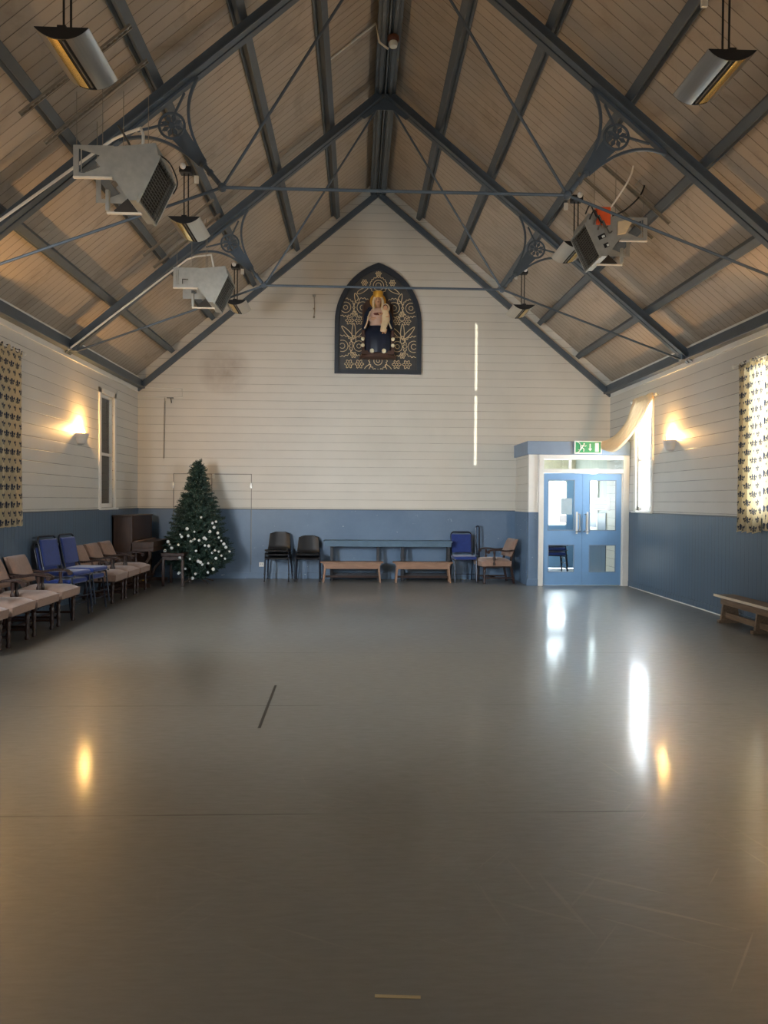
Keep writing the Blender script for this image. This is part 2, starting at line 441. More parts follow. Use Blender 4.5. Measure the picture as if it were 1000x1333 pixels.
# roof boards
def slope_frame(s, x, off):
    """frame on a roof slope: local x up the slope, y along the hall, z into the room"""
    sv = V((-s * math.cos(TH), 0, math.sin(TH))); n = V((-s * math.sin(TH), 0, -math.cos(TH)))
    y = n.cross(sv); o = V((x, 0, zroof(x, off))); mt = Matrix((sv, y, n)).transposed().to_4x4(); mt.translation = o
    return mt, (1 if y.y > 0 else -1)
for s in (-1, 1):
    mt, q = slope_frame(s, XC, NB); L = 4.8 / math.cos(TH)
    m = MB(); ya, yb = sorted((q * (YF - .1), q * (YB + .12))); m.mm((-L, ya, -.08), (.08 if s < 0 else 0, yb, -.003))
    o = struct(m.build('ceiling', M['ceil'])); o.matrix_world = mt

# dado panels, rails, skirtings
m = MB(); m.mm((XL, YF, 0), (XL + .018, YB, ZD - .0)); struct(m.build('trim_1', M['dado_side']))
m = MB(); m.mm((XR - .018, YF, 0), (XR, 13.25, ZD - .0)); struct(m.build('trim_2', M['dado_side']))
m = MB(); m.mm((XL + .018, YB - .015, 0), (3.09, YB, ZD)); struct(m.build('trim_3', M['dado']))
m = MB()
m.mm((XL, YF, ZD), (XL + .026, YB, ZD + .018)); m.mm((XR - .026, YF, ZD), (XR, 13.2, ZD + .018)); m.mm((XL, YB - .024, ZD), (3.09, YB, ZD + .016))
struct(m.build('trim_4', M['steel_paint'], bevel=.003))
m = MB(); m.mm((XL + .018, YB - .034, 0), (3.09, YB - .015, .12)); struct(m.build('baseboard_back', M['dado'], bevel=.004))
m = MB(); m.mm((XL + .018, YF, 0), (XL + .036, YB - .04, .10)); struct(m.build('baseboard_left', M['dado_side'], bevel=.004))
m = MB(); m.mm((XR - .036, YF, 0), (XR - .018, 13.2, .10)); struct(m.build('baseboard_right', M['dado_side'], bevel=.004))
m = MB(); m.tube([(XR - .045, YF, .009), (XR - .045, 13.1, .009)], .009, 6); struct(m.build('trim_5', M['trim']))
# frieze boards under the eaves
m = MB(); m.mm((XR - .02, YF, 3.56), (XR, YB, 3.86)); m.mm((XL, YF, 3.56), (XL + .02, YB, 3.86)); struct(m.build('trim_6', M['trim']))
# eave plates
for k, s in ((7, -1), (8, 1)):
    xw = XL + .02 if s < 0 else XR - .02
    m = MB(); m.mm((xw, YF, 3.66), (xw - s * .07, YB - .01, 3.80)); m.mm((xw, YF, 3.63), (xw - s * .12, YB - .01, 3.66))
    struct(m.build('trim_%d' % k, M['steel_paint'], bevel=.006))

# windows in the side walls
def window(n, side, y0, y1, light):
    x0 = XL if side < 0 else XR; s = -side                      # s points into the room
    ft = MB(); w = .085
    for a, b, c, d in ((y0 - w, y0, WZ0 - .02, WZ1 + w), (y1, y1 + w, WZ0 - .02, WZ1 + w), (y0 - w, y1 + w, WZ1, WZ1 + w)):
        ft.mm((x0, a, c), (x0 + s * .028, b, d))
    ft.mm((x0 - s * .02, y0 - w - .03, WZ0 - .045), (x0 + s * .06, y1 + w + .03, WZ0 - .01))
    o = struct(ft.build('window_%d' % n, M['trim'], bevel=.005))
    sa = MB(); xs = x0 - s * .035; zm = WZ0 + (WZ1 - WZ0) * .47
    for a, b, c, d in ((y0, y0 + .045, WZ0, WZ1), (y1 - .045, y1, WZ0, WZ1), (y0, y1, WZ0, WZ0 + .06), (y0, y1, WZ1 - .05, WZ1), (y0, y1, zm - .02, zm + .025)):
        sa.mm((xs - .02, a, c), (xs + .02, b, d))
    sa.build('sash', M['trim'], o, bevel=.004)
    g = MB(); g.mm((xs - .003, y0 + .04, WZ0 + .05), (xs + .003, y1 - .04, WZ1 - .04)); g.build('pane', M['glass'], o)
    if light:
        p, c = light
        lo = lamp('window_daylight', 'AREA', (XR + .10 if side > 0 else XL - .10, (y0 + y1) / 2, (WZ0 + WZ1) / 2), p, c, shape='RECTANGLE', size=WZ1 - WZ0, size_y=y1 - y0)
        a = math.radians(-35 if y0 > 12 else 0 if y0 > 8 else 60)                    # low daylight slants down the hall
        lo.rotation_euler = V((-side * math.cos(a), math.sin(a), -.14 if y0 < 8 else 0)).to_track_quat('-Z', 'Y').to_euler()
        lo.data.size, lo.data.size_y = y1 - y0, WZ1 - WZ0
        if y0 < 8: lo.data.spread = math.radians(80)
    return o
COOL = (0.82, 0.91, 1.0)
PW = [34, 10, 0, 40, 0]
PL = [0, 0, 84, 36, 0]
for i, (a, b) in enumerate(WY): window(i + 1, 1, a, b, (PW[i], (1.0, .84, .55) if i == 1 else COOL))
for i, (a, b) in enumerate(WY): window(i + 6, -1, a, b, None if i < 2 else (PL[i], COOL))
# added shutter on a window beside the camera; its chink shapes a spot-lamp streak
t = empty('window_shutter', 'added unseen shutter with a narrow chink, beside the camera', 'shutter', (XR + .02, 5.05, WZ0))
m = MB(); cy_ = 5.40 - 5.05
m.mm((-.004, 0, 0), (.004, cy_ - .032, WZ1 - WZ0)); m.mm((-.004, cy_ + .032, 0), (.005, .65, WZ1 - WZ0))
for a, b in ((0, 1.615 - WZ0), (1.908 - WZ0, 1.926 - WZ0), (2.21 - WZ0, WZ1 - WZ0)): m.mm((-.004, cy_ - .032, a), (.004, cy_ + .032, b))
m.build('leaf', M['trim'], t)
gl = lamp('sun_glint', 'SPOT', (5.70, 2.95, 1.45), 5600, (1.0, .93, .78), shadow_soft_size=.004, spot_size=math.radians(24), spot_blend=.2)  # stands in for sun glancing off something outside
gl.rotation_euler = (V((XR + .02, 5.40, 1.92)) - gl.location).to_track_quat('-Z', 'Y').to_euler()
m = MB(); m.mm((XL - .42, 7.6, 0), (XL - .30, 17.0, 3.62)); m.mm((XL - .42, 16.9, 0), (XL - .08, 17.0, 3.62)); struct(m.build('wall_daylight_block', M['outside']))  # added wall keeping sky light out of the two far left windows
# hall window with a dark sash on the left near the corner: grey meeting rails
# ------------------------------------------------------------------ lobby behind the doors
BY = 13.25                                                       # front of the lobby box
m = MB(); m.mm((DX0 - .05, YB - .02, -.1), (XR + 1.5, LOBBY_Y + .1, 0.0)); struct(m.build('floor_lobby', M['lobby_floor']))
m = MB(); m.mm((3.2, LOBBY_Y, 0), (4.05, LOBBY_Y + .1, 2.6)); m.mm((4.05, LOBBY_Y, 2.2), (XR, LOBBY_Y + .1, 2.6)); struct(m.build('wall_lobby_back', M['lobby_cream']))
m = MB(); m.mm((2.9, YB + .15, 0), (3.0, LOBBY_Y, 2.6)); struct(m.build('wall_lobby_left', M['lobby_cream']))
m = MB(); wall_grid(m, [YB + .15, 15.05, 15.55, LOBBY_Y + .1], [0, 1.0, 2.15, 2.6], [(15.05, 15.55, 1.0, 2.15)], lambda u, v, d: (XR + d, u, v), .1); struct(m.build('wall_lobby_right', M['lobby_tg']))
m = MB(); m.mm((XR - .015, YB + .15, 0), (XR, LOBBY_Y, 1.3)); m.mm((3.2, LOBBY_Y - .015, 0), (4.05, LOBBY_Y, .9)); struct(m.build('trim_9', M['dado_side']))
m = MB(); m.mm((2.9, YB + .15, 2.6), (XR + .1, LOBBY_Y + .1, 2.7)); struct(m.build('ceiling_lobby', M['trim']))
wl = MB()
for a, b, c, d in ((14.98, 15.05, .93, 2.22), (15.55, 15.62, .93, 2.22), (15.05, 15.55, .93, 1.0), (15.05, 15.55, 2.15, 2.22)): wl.mm((XR - .02, a, c), (XR, b, d))
wl.mm((XR - .09, 14.95, .90), (XR, 15.65, .935))
wo = struct(wl.build('window_11', M['trim'], bevel=.004)); g = MB(); g.mm((XR + .03, 15.05, 1.0), (XR + .036, 15.55, 2.15)); g.build('pane', M['glass'], wo)
# outer lobby door: blue, tall glass
do = MB()
for a, b, c, d in ((4.06, 4.2, .02, 2.18), (4.76, 4.94, .02, 2.18), (4.2, 4.76, 2.0, 2.18), (4.2, 4.76, .02, .98)): do.mm((a, LOBBY_Y + .02, c), (b, LOBBY_Y + .07, d))
od = struct(do.build('door_2', M['blue'], bevel=.004)); g = MB(); g.mm((4.2, LOBBY_Y + .04, .98), (4.76, LOBBY_Y + .046, 2.0)); g.build('pane', M['glass'], od)
b_ = MB()
for a, b, c, d in ((4.2, 4.225, .98, 2.0), (4.735, 4.76, .98, 2.0), (4.2, 4.76, .98, 1.005), (4.2, 4.76, 1.975, 2.0)): b_.mm((a, LOBBY_Y + .005, c), (b, LOBBY_Y + .02, d))
b_.build('glazing_bead', M['trim'], od)
lo = lamp('lobby_door_daylight', 'AREA', (4.5, LOBBY_Y + .2, 1.5), 40, COOL, shape='RECTANGLE', size=1.1, size_y=1.3); lo.rotation_euler = (-PI / 2, 0, 0)
lo = lamp('lobby_window_daylight', 'AREA', (XR + .2, 15.3, 1.58), 60, COOL, shape='RECTANGLE', size=1.25, size_y=.6); lo.rotation_euler = (0, PI / 2, 0)

def portal(loc, rot, sx, sy):
    o = lamp('sky_portal', 'AREA', loc, 1, (1, 1, 1), shape='RECTANGLE', size=sx, size_y=sy); o.rotation_euler = rot; o.data.cycles.is_portal = True
for a, b in WY: portal((XR + .085, (a + b) / 2, (WZ0 + WZ1) / 2), (0, PI / 2, 0), WZ1 - WZ0, b - a)
for a, b in WY[2:]: portal((XL - .085, (a + b) / 2, (WZ0 + WZ1) / 2), (0, -PI / 2, 0), WZ1 - WZ0, b - a)
portal((4.48, LOBBY_Y + .12, 1.49), (-PI / 2, 0, 0), .56, 1.02); portal((XR + .12, 15.3, 1.58), (0, PI / 2, 0), 1.15, .5)
# lobby box standing into the hall
m = MB(); m.mm((3.10, BY + .08, 0), (3.16, YB, 2.37)); o = struct(m.build('wall_box_side', M['backwall']))
m = MB(); m.mm((3.09, BY + .08, 0), (3.10, YB, ZD)); struct(m.build('trim_10', M['dado']))
m = MB(); m.mm((3.10, BY, 0), (3.30, BY + .08, ZD)); m.mm((3.08, BY - .02, 0), (3.30, BY, .12)); struct(m.build('trim_11', M['dado'], bevel=.003))
m = MB(); m.mm((3.10, BY, ZD), (3.30, BY + .08, 2.37)); struct(m.build('wall_box_front', M['trim']))
m = MB(); m.mm((3.06, BY - .05, 2.37), (XR - .02, BY + .08, 2.61)); m.mm((3.06, BY + .08, 2.37), (3.17, YB, 2.61)); m.mm((3.17, BY + .08, 2.57), (XR, YB, 2.61)); struct(m.build('trim_12', M['blue_fascia'], bevel=.006))
# door frame
m = MB()
m.mm((3.28, BY - .03, 0), (3.37, BY + .08, 2.37)); m.mm((4.82, BY - .03, 0), (XR - .02, BY + .08, 2.37))
m.mm((3.37, BY - .03, 2.285), (4.82, BY + .08, 2.37)); m.mm((3.37, BY - .03, 2.04), (4.82, BY + .08, 2.115)); m.mm((4.80, BY + .0, 0), (4.83, BY + .08, 2.04))
fo = struct(m.build('trim_13', M['trim'], bevel=.005))
g = MB(); g.mm((3.37, BY + .02, 2.115), (4.82, BY + .026, 2.285)); struct(g.build('window_12', M['glass']))
tm = MB(); tm.mm((3.83, BY + .0, 2.115), (3.88, BY + .05, 2.285)); struct(tm.build('trim_14', M['trim']))
def door_leaf(n, x0, x1, panes, hx, hs):
    y0, y1 = BY + .012, BY + .055
    us = sorted({x0, x1} | {q for p in panes for q in p[:2]}); vs = sorted({.012, 2.03} | {q for p in panes for q in p[2:]})
    m = MB(); wall_grid(m, us, vs, panes, lambda u, v, d: (u, y0 + d, v), y1 - y0)
    o = struct(m.build('door_%d' % n, M['blue']))
    for a, b, c, d in panes:
        g = MB(); g.mm((a, y0 + .018, c), (b, y0 + .024, d)); g.build('pane', M['glass'], o)
        be = MB(); w = .014
        for q in ((a, a + w, c, d), (b - w, b, c, d), (a, b, c, c + w), (a, b, d - w, d)): be.mm((q[0], y0 - .004, q[2]), (q[1], y0 + .012, q[3]))
        be.build('glazing_bead', M['blue_fascia'], o)
    h = MB(); yh = y0 - .055
    h.tube([(hx, y0, 1.30), (hx, yh, 1.30), (hx, yh, 1.01), (hx, y0, 1.01)], .011, 8)
    h.build('pull_handle', M['chrome'], o, smooth=True)
    l = MB(); l.tube([(hx - hs * .03, y0, .985), (hx - hs * .03, y0 - .04, .985), (hx + hs * .07, y0 - .04, .98)], .008, 8); l.build('lever', M['chrome'], o, smooth=True)
    p = MB(); p.mm((hx + hs * .02, y0 - .003, .94), (hx + hs * .055, y0, 1.34)); p.build('push_plate', M['trim'], o)
    return o
door_leaf(1, 3.372, 4.084, [(3.455, 3.945, 1.0, 1.92), (3.462, 3.945, .245, .745)], 4.025, -1)
door_leaf(3, 4.088, 4.80, [(4.215, 4.705, 1.0, 1.92), (4.215, 4.705, .245, .745)], 4.145, 1)

def sheet(name, a, b, mat, label):
    m = MB(); m.mm(a, b); return tag(m.build(name, mat), label, 'paper')
o = sheet('notice', (4.29, BY + .0245, 1.37), (4.60, BY + .0275, 1.60), M['paper'], 'landscape white paper notice stuck in upper glass of the right door leaf')
ln = MB()
for k in range(5): ln.mm((4.315, BY + .0236, 1.405 + k * .035), (4.315 + random.uniform(.16, .26), BY + .0245, 1.411 + k * .035))
ln.build('faint_print', M['paper_grey'], o)
sheet('notice', (3.70, BY + .0245, 1.29), (3.90, BY + .0275, 1.585), M['paper_grey'], 'upright pale blue-grey notice on upper glass of the left door leaf')
sheet('notice', (3.665, BY + .0245, 1.14), (3.80, BY + .0275, 1.275), M['paper'], 'small white slip below the blue-grey notice in the left door glass')

# ------------------------------------------------------------------ roof timbers
KD = [.84, 1.6, 2.42, 3.2, 3.96]
def nvec(s): return V((-s * math.sin(TH), 0, -math.cos(TH)))       # into the room, s = -1 left, +1 right
def svec(s): return V((-s * math.cos(TH), 0, math.sin(TH)))        # up the slope
ORD = {0: 'first below the ridge', 1: 'second below the ridge', 2: 'third below the ridge, carrying the radiant heaters', 3: 'second up from the eaves', 4: 'lowest, just above the eaves'}
for s, sd in ((-1, 'left'), (1, 'right')):
    for k, d in enumerate(KD):
        mt, q = slope_frame(s, XC + s * d, NB)
        ya, yb = sorted((q * YF, q * (YB - .09)))
        m = MB(); m.mm((-.045, ya, 0), (.045, yb, .125)); m.mm((-.085, ya, 0), (-.045, yb, .03))
        o = m.build('purlin', M['steel_paint'], bevel=.006); o.matrix_world = mt
        tag(o, 'slate blue purlin along the %s roof slope, %s' % (sd, ORD[k]), 'roof beam', 'purlins of the roof')
m = MB(); zt = zroof(XC, NB)
m.mm((XC - .012, YF, zt - .34), (XC + .012, YB - .002, zt - .02))
for s in (-1, 1): m.mm((XC + s * .022, YF, zt - .30), (XC + s * .15, YB - .002, zt - .12)); m.mm((XC + s * .05, YF, zt - .325), (XC + s * .10, YB - .002, zt - .29))
tag(m.build('ridge_beam', M['steel_paint'], bevel=.006), 'slate blue double beam along the very ridge of the roof', 'roof beam')

def rafter_mb(s, y, x_in=0.0, web=True):
    """double angle rafter: two flanges with a slot between, webs going up"""
    a = V((XC + s * 4.53, y, zroof(XC + s * 4.53))); b = V((XC + s * x_in, y, zroof(XC + s * x_in)))
    n = nvec(s); m = MB()
    for q in (-1, 1):
        m.bar(a + V((0, q * .052, 0)) - n * .007, b + V((0, q * .052, 0)) - n * .007, .085, .014, -n)
        m.bar(a + V((0, q * .017, 0)) - n * .065, b + V((0, q * .017, 0)) - n * .065, .012, .13, -n)
    return m
def bracket(parent, s, y):
    n, sv = nvec(s), svec(s)
    foot = V((XC + s * 2.37, y, zroof(XC + s * 2.37)))
    def P(u, w, d=0): return foot + sv * u + n * w + V((0, d, 0))
    m = MB()
    for q in (-1, 1):
        pts = bez(P(q * .50, .02), P(q * .10, .16), P(q * .035, .70), 14)
        for i in range(len(pts) - 1): m.bar(pts[i], pts[i + 1], .03, .026, (pts[i + 1] - pts[i]).cross(V((0, 1, 0))))
    m.bar(P(-.48, .012), P(.48, .012), .03, .024, n)
    m.bar(P(-.055, .17), P(-.30, .055), .022, .018, n); m.bar(P(.055, .17), P(.30, .055), .022, .018, n)
    m.prism([(-.085, .33), (.085, .33), (.035, .72), (-.035, .72)], lambda u, w, d: P(u, w, d), -.008, .008)
    b = m.build('bracket', M['truss'], parent)
    m = MB(); c = P(0, .225)
    m.tube([c + (sv * math.cos(a) + n * math.sin(a)) * .125 for a in [2 * PI * i / 24 for i in range(24)]], .014, 6, True)
    for i in range(8):
        a = 2 * PI * i / 8 + .2; e = sv * math.cos(a) + n * math.sin(a); tq = -sv * math.sin(a) + n * math.cos(a)
        vs = [c + e * r + tq * w + V((0, h, 0)) for h in (-.007, .007) for r, w in ((.028, 0), (.07, .024), (.112, 0), (.07, -.024))]
        m.add(vs, [(0, 1, 2, 3), (7, 6, 5, 4)] + [(i2, (i2 + 1) % 4, 4 + (i2 + 1) % 4, 4 + i2) for i2 in range(4)])
    m.tube([c - V((0, .014, 0)), c + V((0, .014, 0))], .032, 12)
    m.build('wheel_ornament', M['truss'], b, smooth=True)
    node = P(0, 1.0)
    m = MB(); m.tube([P(0, .68), P(0, .95)], .024, 10); m.tube([P(0, .70), P(0, .73)], .036, 10); m.tube([P(0, .80), P(0, .83)], .034, 10)
    m.build('strut', M['truss'], b, smooth=True)
    return node
def truss(y, label):
    t = empty('roof_truss', label, 'roof truss', (0, 0, 0), 0, 'iron roof trusses')
    nodes = {}
    for s in (-1, 1):
        rafter_mb(s, y).build('rafter', M['truss'], t, bevel=.003)
        nodes[s] = bracket(t, s, y)
        j = MB(); j.ball(nodes[s], .045, 12, 8); j.tube([nodes[s] - V((0, .04, 0)), nodes[s] + V((0, .04, 0))], .026, 10); j.build('joint', M['truss'], t, smooth=True)
        m = MB(); m.tube([nodes[s], (XC + s * .06, y, zroof(XC + s * .06) - .03)], .015, 8); m.build('upper_rod', M['truss'], t, smooth=True)
        e = XC + s * 4.42; m = MB(); m.tube([nodes[s], (e, y, zroof(e) - .05)], .015, 8); m.build('lower_rod', M['truss'], t, smooth=True)
        m = MB(); e = XC + s * 4.45; m.box((e, y, zroof(e) + .03), (.14, .13, .12)); m.build('shoe', M['truss'], t, bevel=.01)
    m = MB(); m.tube([nodes[-1], nodes[1]], .017, 8); m.build('tie_rod', M['truss'], t, smooth=True)
    m = MB(); z0 = zroof(XC)
    m.prism([(-.36, z0 - .30 - .0), (0, z0 - .02), (.36, z0 - .30), (.30, z0 - .33), (.11, z0 - .20), (-.11, z0 - .20), (-.30, z0 - .33)], lambda u, w, d: (XC + u, y + d, w), -.035, -.02)
    m.build('apex_plate', M['truss'], t)
    return t
truss(7.45, 'slate blue iron roof truss nearest the camera, its apex out of frame')
truss(10.8, 'slate blue iron roof truss further back, its whole apex and ties in view')
for s, sd in ((-1, 'left'), (1, 'right')):
    a = V((XC + s * 4.55, YB - .04, zroof(XC + s * 4.55))); b = V((XC, YB - .04, zroof(XC))); n = nvec(s)
    m = MB(); m.bar(a - n * .05, b - n * .05, .07, .10, -n)
    tag(m.build('gable_rafter', M['truss'], bevel=.004), 'slate blue rafter lying along the %s edge of the far gable wall' % sd, 'roof beam', 'gable rafters')

# ------------------------------------------------------------------ heaters
def radiant_heater():
    t = empty('radiant_heater', 'x', 'heater', (0, 0, 0), 0, 'hanging radiant heaters')
    # local: origin = mid of flat top of the near end; x across, y back
    L, w, sag = .62, .185, .082
    R_ = (w * w + sag * sag) / (2 * sag)
    def prof(u): return -(math.sqrt(R_ * R_ - u * u) - (R_ - sag))
    def strip(a, b, name, mat, lift=0.0):
        m = MB(); n = 10
        vs = []; 
        for y in (0.0, L):
            for th in (0.0, .006):
                for i in range(n + 1):
                    u = a + (b - a) * i / n; vs.append((u, y, prof(u) + th + lift))
        N = n + 1; fs = []
        for i in range(n):
            fs += [(i, i + 1, 2 * N + i + 1, 2 * N + i), (N + i, N + i + 1, 3 * N + i + 1, 3 * N + i), (i, i + 1, N + i + 1, N + i), (2 * N + i, 2 * N + i + 1, 3 * N + i + 1, 3 * N + i)]
        fs += [(0, N, 3 * N, 2 * N), (n, N + n, 3 * N + n, 2 * N + n)]
        m.add(vs, fs); return m.build(name, mat, t, smooth=True)
    strip(.030, w, 'reflector', M['steel']); strip(-w, -.105, 'reflector', M['steel'])
    strip(-.105, -.030, 'glow_tint_strip', M['glow_tint'], .004)  # gold colour paints in the warm sconce light reflected along this strip
    m = MB(); m.mm((-.036, .005, prof(.0) + .012), (.034, L - .005, prof(.0) + .05)); m.build('slot', M['dark_slot'], t)
    m = MB(); m.tube([(.0, .02, prof(.0) + .008), (.0, L - .02, prof(.0) + .008)], .007, 8); m.build('heating_tube', M['chrome'], t, smooth=True)
    for y in (0, L):
        m = MB(); n = 16; poly = [(-w + 2 * w * i / n, prof(-w + 2 * w * i / n) + .002) for i in range(n + 1)]
        m.prism(poly + [(w, .008), (-w, .008)] if False else poly, lambda u, v, d: (u, y + d, v), -.006, .006)
        m.build('end_cap', M['black'], t)
    m = MB(); m.mm((-.03, .0, -.002), (.03, L, .02)); m.build('spine', M['black'], t)
    return t
RX = 2.42
def place_heater(first, s, y, z, label):
    t = first if not first.get('used') else copy_tree(first)
    first['used'] = 1
    x = XC + s * RX
    t.location = (x, y, z); t['label'] = label
    return t
rh = radiant_heater()
zpur = zroof(XC + RX, NB - .16)
HZ = 4.83
def hang(parent, dz):
    m = MB()
    for dx in (-.022, .028): m.tube([(dx, .1, 0), (dx, .1, dz)], .0085, 6)
    m.build('hanger_rod', M['black'], parent)
    m = MB(); m.mm((-.07, .04, dz - .02), (.07, .16, dz + .05)); m.build('clamp', M['black'], parent, bevel=.006)
    m = MB(); m.ball((-.01, -.02, dz + .02), .035, 12, 8); m.build('lamp_cap', M['trim'], parent, smooth=True)
    m = MB(); m.box((.08, .30, dz + .0), (.05, .025, .09)); m.build('strap', M['pvc'], parent)
hang(rh, .56)
LB = [(-1, 5.2, 4.745, 'brushed steel radiant heater at top left corner, nearest on that slope'),
      (-1, 8.8, HZ, 'brushed steel radiant heater between the two left blower heaters'),
      (-1, 12.4, HZ, 'brushed steel radiant heater hanging against the gable at left of the arch'),
      (1, 5.5, 4.915, 'brushed steel radiant heater at top right corner of the photo'),
      (1, 9.36, HZ, 'radiant heater on black rods behind the blower with the orange box'),
      (1, 12.4, HZ, 'small far radiant heater hanging against the gable at right of the arch')]
mirror = None
for s, y, z, lb in LB:
    if s > 0 and mirror is None:
        # the right-hand ones have the slot on the other side: mirrored meshes
        mirror = copy_tree(rh); 
        for ch in mirror.children:
            ch.data = ch.data.copy()
            for vv in ch.data.vertices: vv.co.x = -vv.co.x
            ch.data.flip_normals()
        mirror['used'] = 0
    place_heater(rh if s < 0 else mirror, s, y, z, lb)
for o in list(bpy.data.objects):
    if 'used' in o: del o['used']

def blower(sgn, x_out, y, z, label, near_cut='tri'):
    """sgn=+1: grille faces towards +x (left-hand heaters)"""
    t = empty('blower_heater', label, 'heater', (x_out, y, z), 0, 'hanging blower heaters')
    D = .56
    def F(u, v, d): return (sgn * u, d, v)
    # hopper: side cheeks, top, bottom, sloping back
    poly = [(.34, -.01), (.70, .03), (.725, -.085), (.535, -.46), (.475, -.46), (.315, -.235)]
    m = MB()
    for d0 in (0, D - .006): m.prism(poly, F, d0, d0 + .006)
    for i in (0, 3, 4, 5):
        a, b = poly[i], poly[(i + 1) % 6]
        m.add([F(*a, 0), F(*b, 0), F(*b, D), F(*a, D)], [(0, 1, 2, 3)])
    a, b = poly[1], poly[2]; m.add([F(*a, 0), F(*b, 0), F(*b, D), F(*a, D)], [(0, 1, 2, 3)])
    m.build('hopper', M['galv'], t, solid=.004)
    m = MB(); m.prism([(.42, -.06), (.66, -.02), (.68, -.10), (.52, -.40), (.42, -.26)], F, .02, D - .02); m.build('burner_block', M['soot'], t)
    # guard
    a, b = V((.735, 0, -.085)), V((.55, 0, -.47))
    g = MB(); e = (b - a)
    for i in range(17):
        p = a + e * (i / 16); g.tube([F(p.x, p.z, 0), F(p.x, p.z, D)], .0035, 5)
    for i in range(9):
        d = D * i / 8; g.tube([F(a.x + .004, a.z, d), F(b.x + .004, b.z, d)], .003, 5)
    g.build('guard_grille', M['galv_dark'], t)
    g = MB()
    for d in (0, D): g.bar(F(a.x, a.z, d), F(b.x, b.z, d), .02, .02)
    g.bar(F(a.x, a.z, 0), F(a.x, a.z, D), .02, .02); g.bar(F(b.x, b.z, 0), F(b.x, b.z, D), .02, .02)
    for i in range(12):
        p = a + e * ((i + .5) / 12); q = V((e.z, 0, -e.x)).normalized() * .03
        g.bar(F(p.x, p.z, -.006), F(p.x + abs(q.x) * .3, p.z - .012, -.006), .010, .010)
    g.build('guard_frame', M['galv'], t)
    # mounting frame: cheek plates with a triangular cut-out, tie strips
    for d0 in (0.0, D - .006):
        f = MB(); o_ = [(0, 0), (.34, 0), (.37, -.02), (.34, -.15), (.31, -.275), (0, -.275)]
        if near_cut == 'tri' : h = [(.045, -.03), (.225, -.085), (.185, -.13), (.23, -.185), (.09, -.24), (.045, -.235)]
        else: h = [(.12, -.15), (.17, -.15), (.2, -.15), (.2, -.19), (.13, -.22), (.12, -.22)]
        for d in (d0, d0 + .006):
            n = 6
            vs = [F(*p, d) for p in o_] + [F(*p, d) for p in h]
            f.add(vs, [(i, (i + 1) % n, n + (i + 1) % n, n + i) for i in range(n)])
        for q in (o_, h): f.add([F(*p, d) for d in (d0, d0 + .006) for p in q], [(i, (i + 1) % 6, 6 + (i + 1) % 6, 6 + i) for i in range(6)])
        f.build('cheek_plate', M['galv'], t)
    f = MB(); f.mm(F(0, -.285, -.006), F(.33, -.268, .018)); f.build('tie_strip', M['bench_edge'], t)
    f = MB(); f.mm(F(.19, -.475, D * .5), F(.50, -.46, D * .5 + .03)); f.build('tie_strip', M['bench_edge'], t)
    f = MB(); f.mm(F(.19, -.46, .24), F(.225, -.275, .28)); f.build('motor_post', M['galv'], t, bevel=.006)
    f = MB(); f.prism([(.26, -.455), (.47, -.46), (.39, -.34)], F, .26, .34); f.build('duct', M['soot'], t)
    f = MB(); f.tube([F(.045, -.03, -.004), F(.045, -.23, -.004)], .006, 6); f.tube([F(.07, -.03, -.004), F(.07, -.23, -.004)], .005, 6); f.build('gas_pipe', M['galv'], t)
    return t
def wires(t, pts):
    for a, b in pts:
        m = MB(); m.tube([a, b], .0035, 5); m.build('hanger_wire', M['wire'], t)
b1 = blower(1, -2.455, 6.5, 4.56, 'galvanised blower heater at upper left, nearest of the blowers')
wires(b1, [((.03, .0, 0), (.03, .0, .45)), ((.25, .0, 0), (.25, .0, .55)), ((.03, .5, 0), (.03, .5, .45)), ((.50, .5, 0), (.50, .5, .70)), ((.34, .28, 0), (.34, .28, .62))])
m = MB(); m.tube(spline([(.42, .3, .0), (.40, .3, .12), (.30, .45, .30), (.22, .5, .42)]), .010, 8); m.build('supply_hose', M['galv_dark'], b1, smooth=True)
m = MB(); m.tube(spline([(.70, .1, -.02), (.80, .1, -.10), (.84, .2, -.22), (.78, .3, -.28)]), .006, 6); m.build('loose_cable', M['black'], b1, smooth=True)
b2 = blower(1, -2.505, 10.17, 4.66, 'galvanised blower heater on the left slope nearer the gable wall', 'sq')
wires(b2, [((.05, 0, 0), (.05, 0, .42)), ((.25, .0, 0), (.25, .0, .55)), ((.36, .5, 0), (.36, .5, .62)), ((.44, .0, 0), (.44, .0, .66))])
b3 = blower(-1, 3.39, 8.62, 4.865, 'galvanised blower heater on the right slope with orange box')
m = MB(); m.mm((-.61, -.02, -.10), (-.44, .10, .11)); m.build('control_box', M['orange'], b3, bevel=.012)['label'] = 'orange control box'
for px, pz, w, h in ((-.60, -.235, .09, .05), (-.545, -.335, .06, .05)):
    m = MB(); m.box((px + .06, -.008, pz), (w, .006, h), Matrix.Rotation(-.45, 3, 'Y')); m.build('label_plate', M['black'], b3)
    m = MB(); m.box((px + .075, -.013, pz), (w * .4, .006, h * .5), Matrix.Rotation(-.45, 3, 'Y')); m.build('label_patch', M['sign_white'], b3)
for k in range(4):
    m = MB(); a = V((-.74 + k * .05, -.01, .02 - k * .06)); m.tube(spline([a, a + V((.04, -.04, .09)), a + V((.09, -.03, .02)), a + V((.12, -.05, -.05)), a + V((.16, -.02, -.02))]), .008, 6); m.build('loop_cable', M['black'] if k < 2 else M['galv_dark'], b3, smooth=True)
m = MB(); m.prism([(-.16, -.02), (-.36, -.06), (-.36, -.22), (-.26, -.20), (-.22, -.12)], lambda u, v, d: (u, d, v), -.03, -.005); m.build('baffle', M['mantle'], b3, bevel=.01)
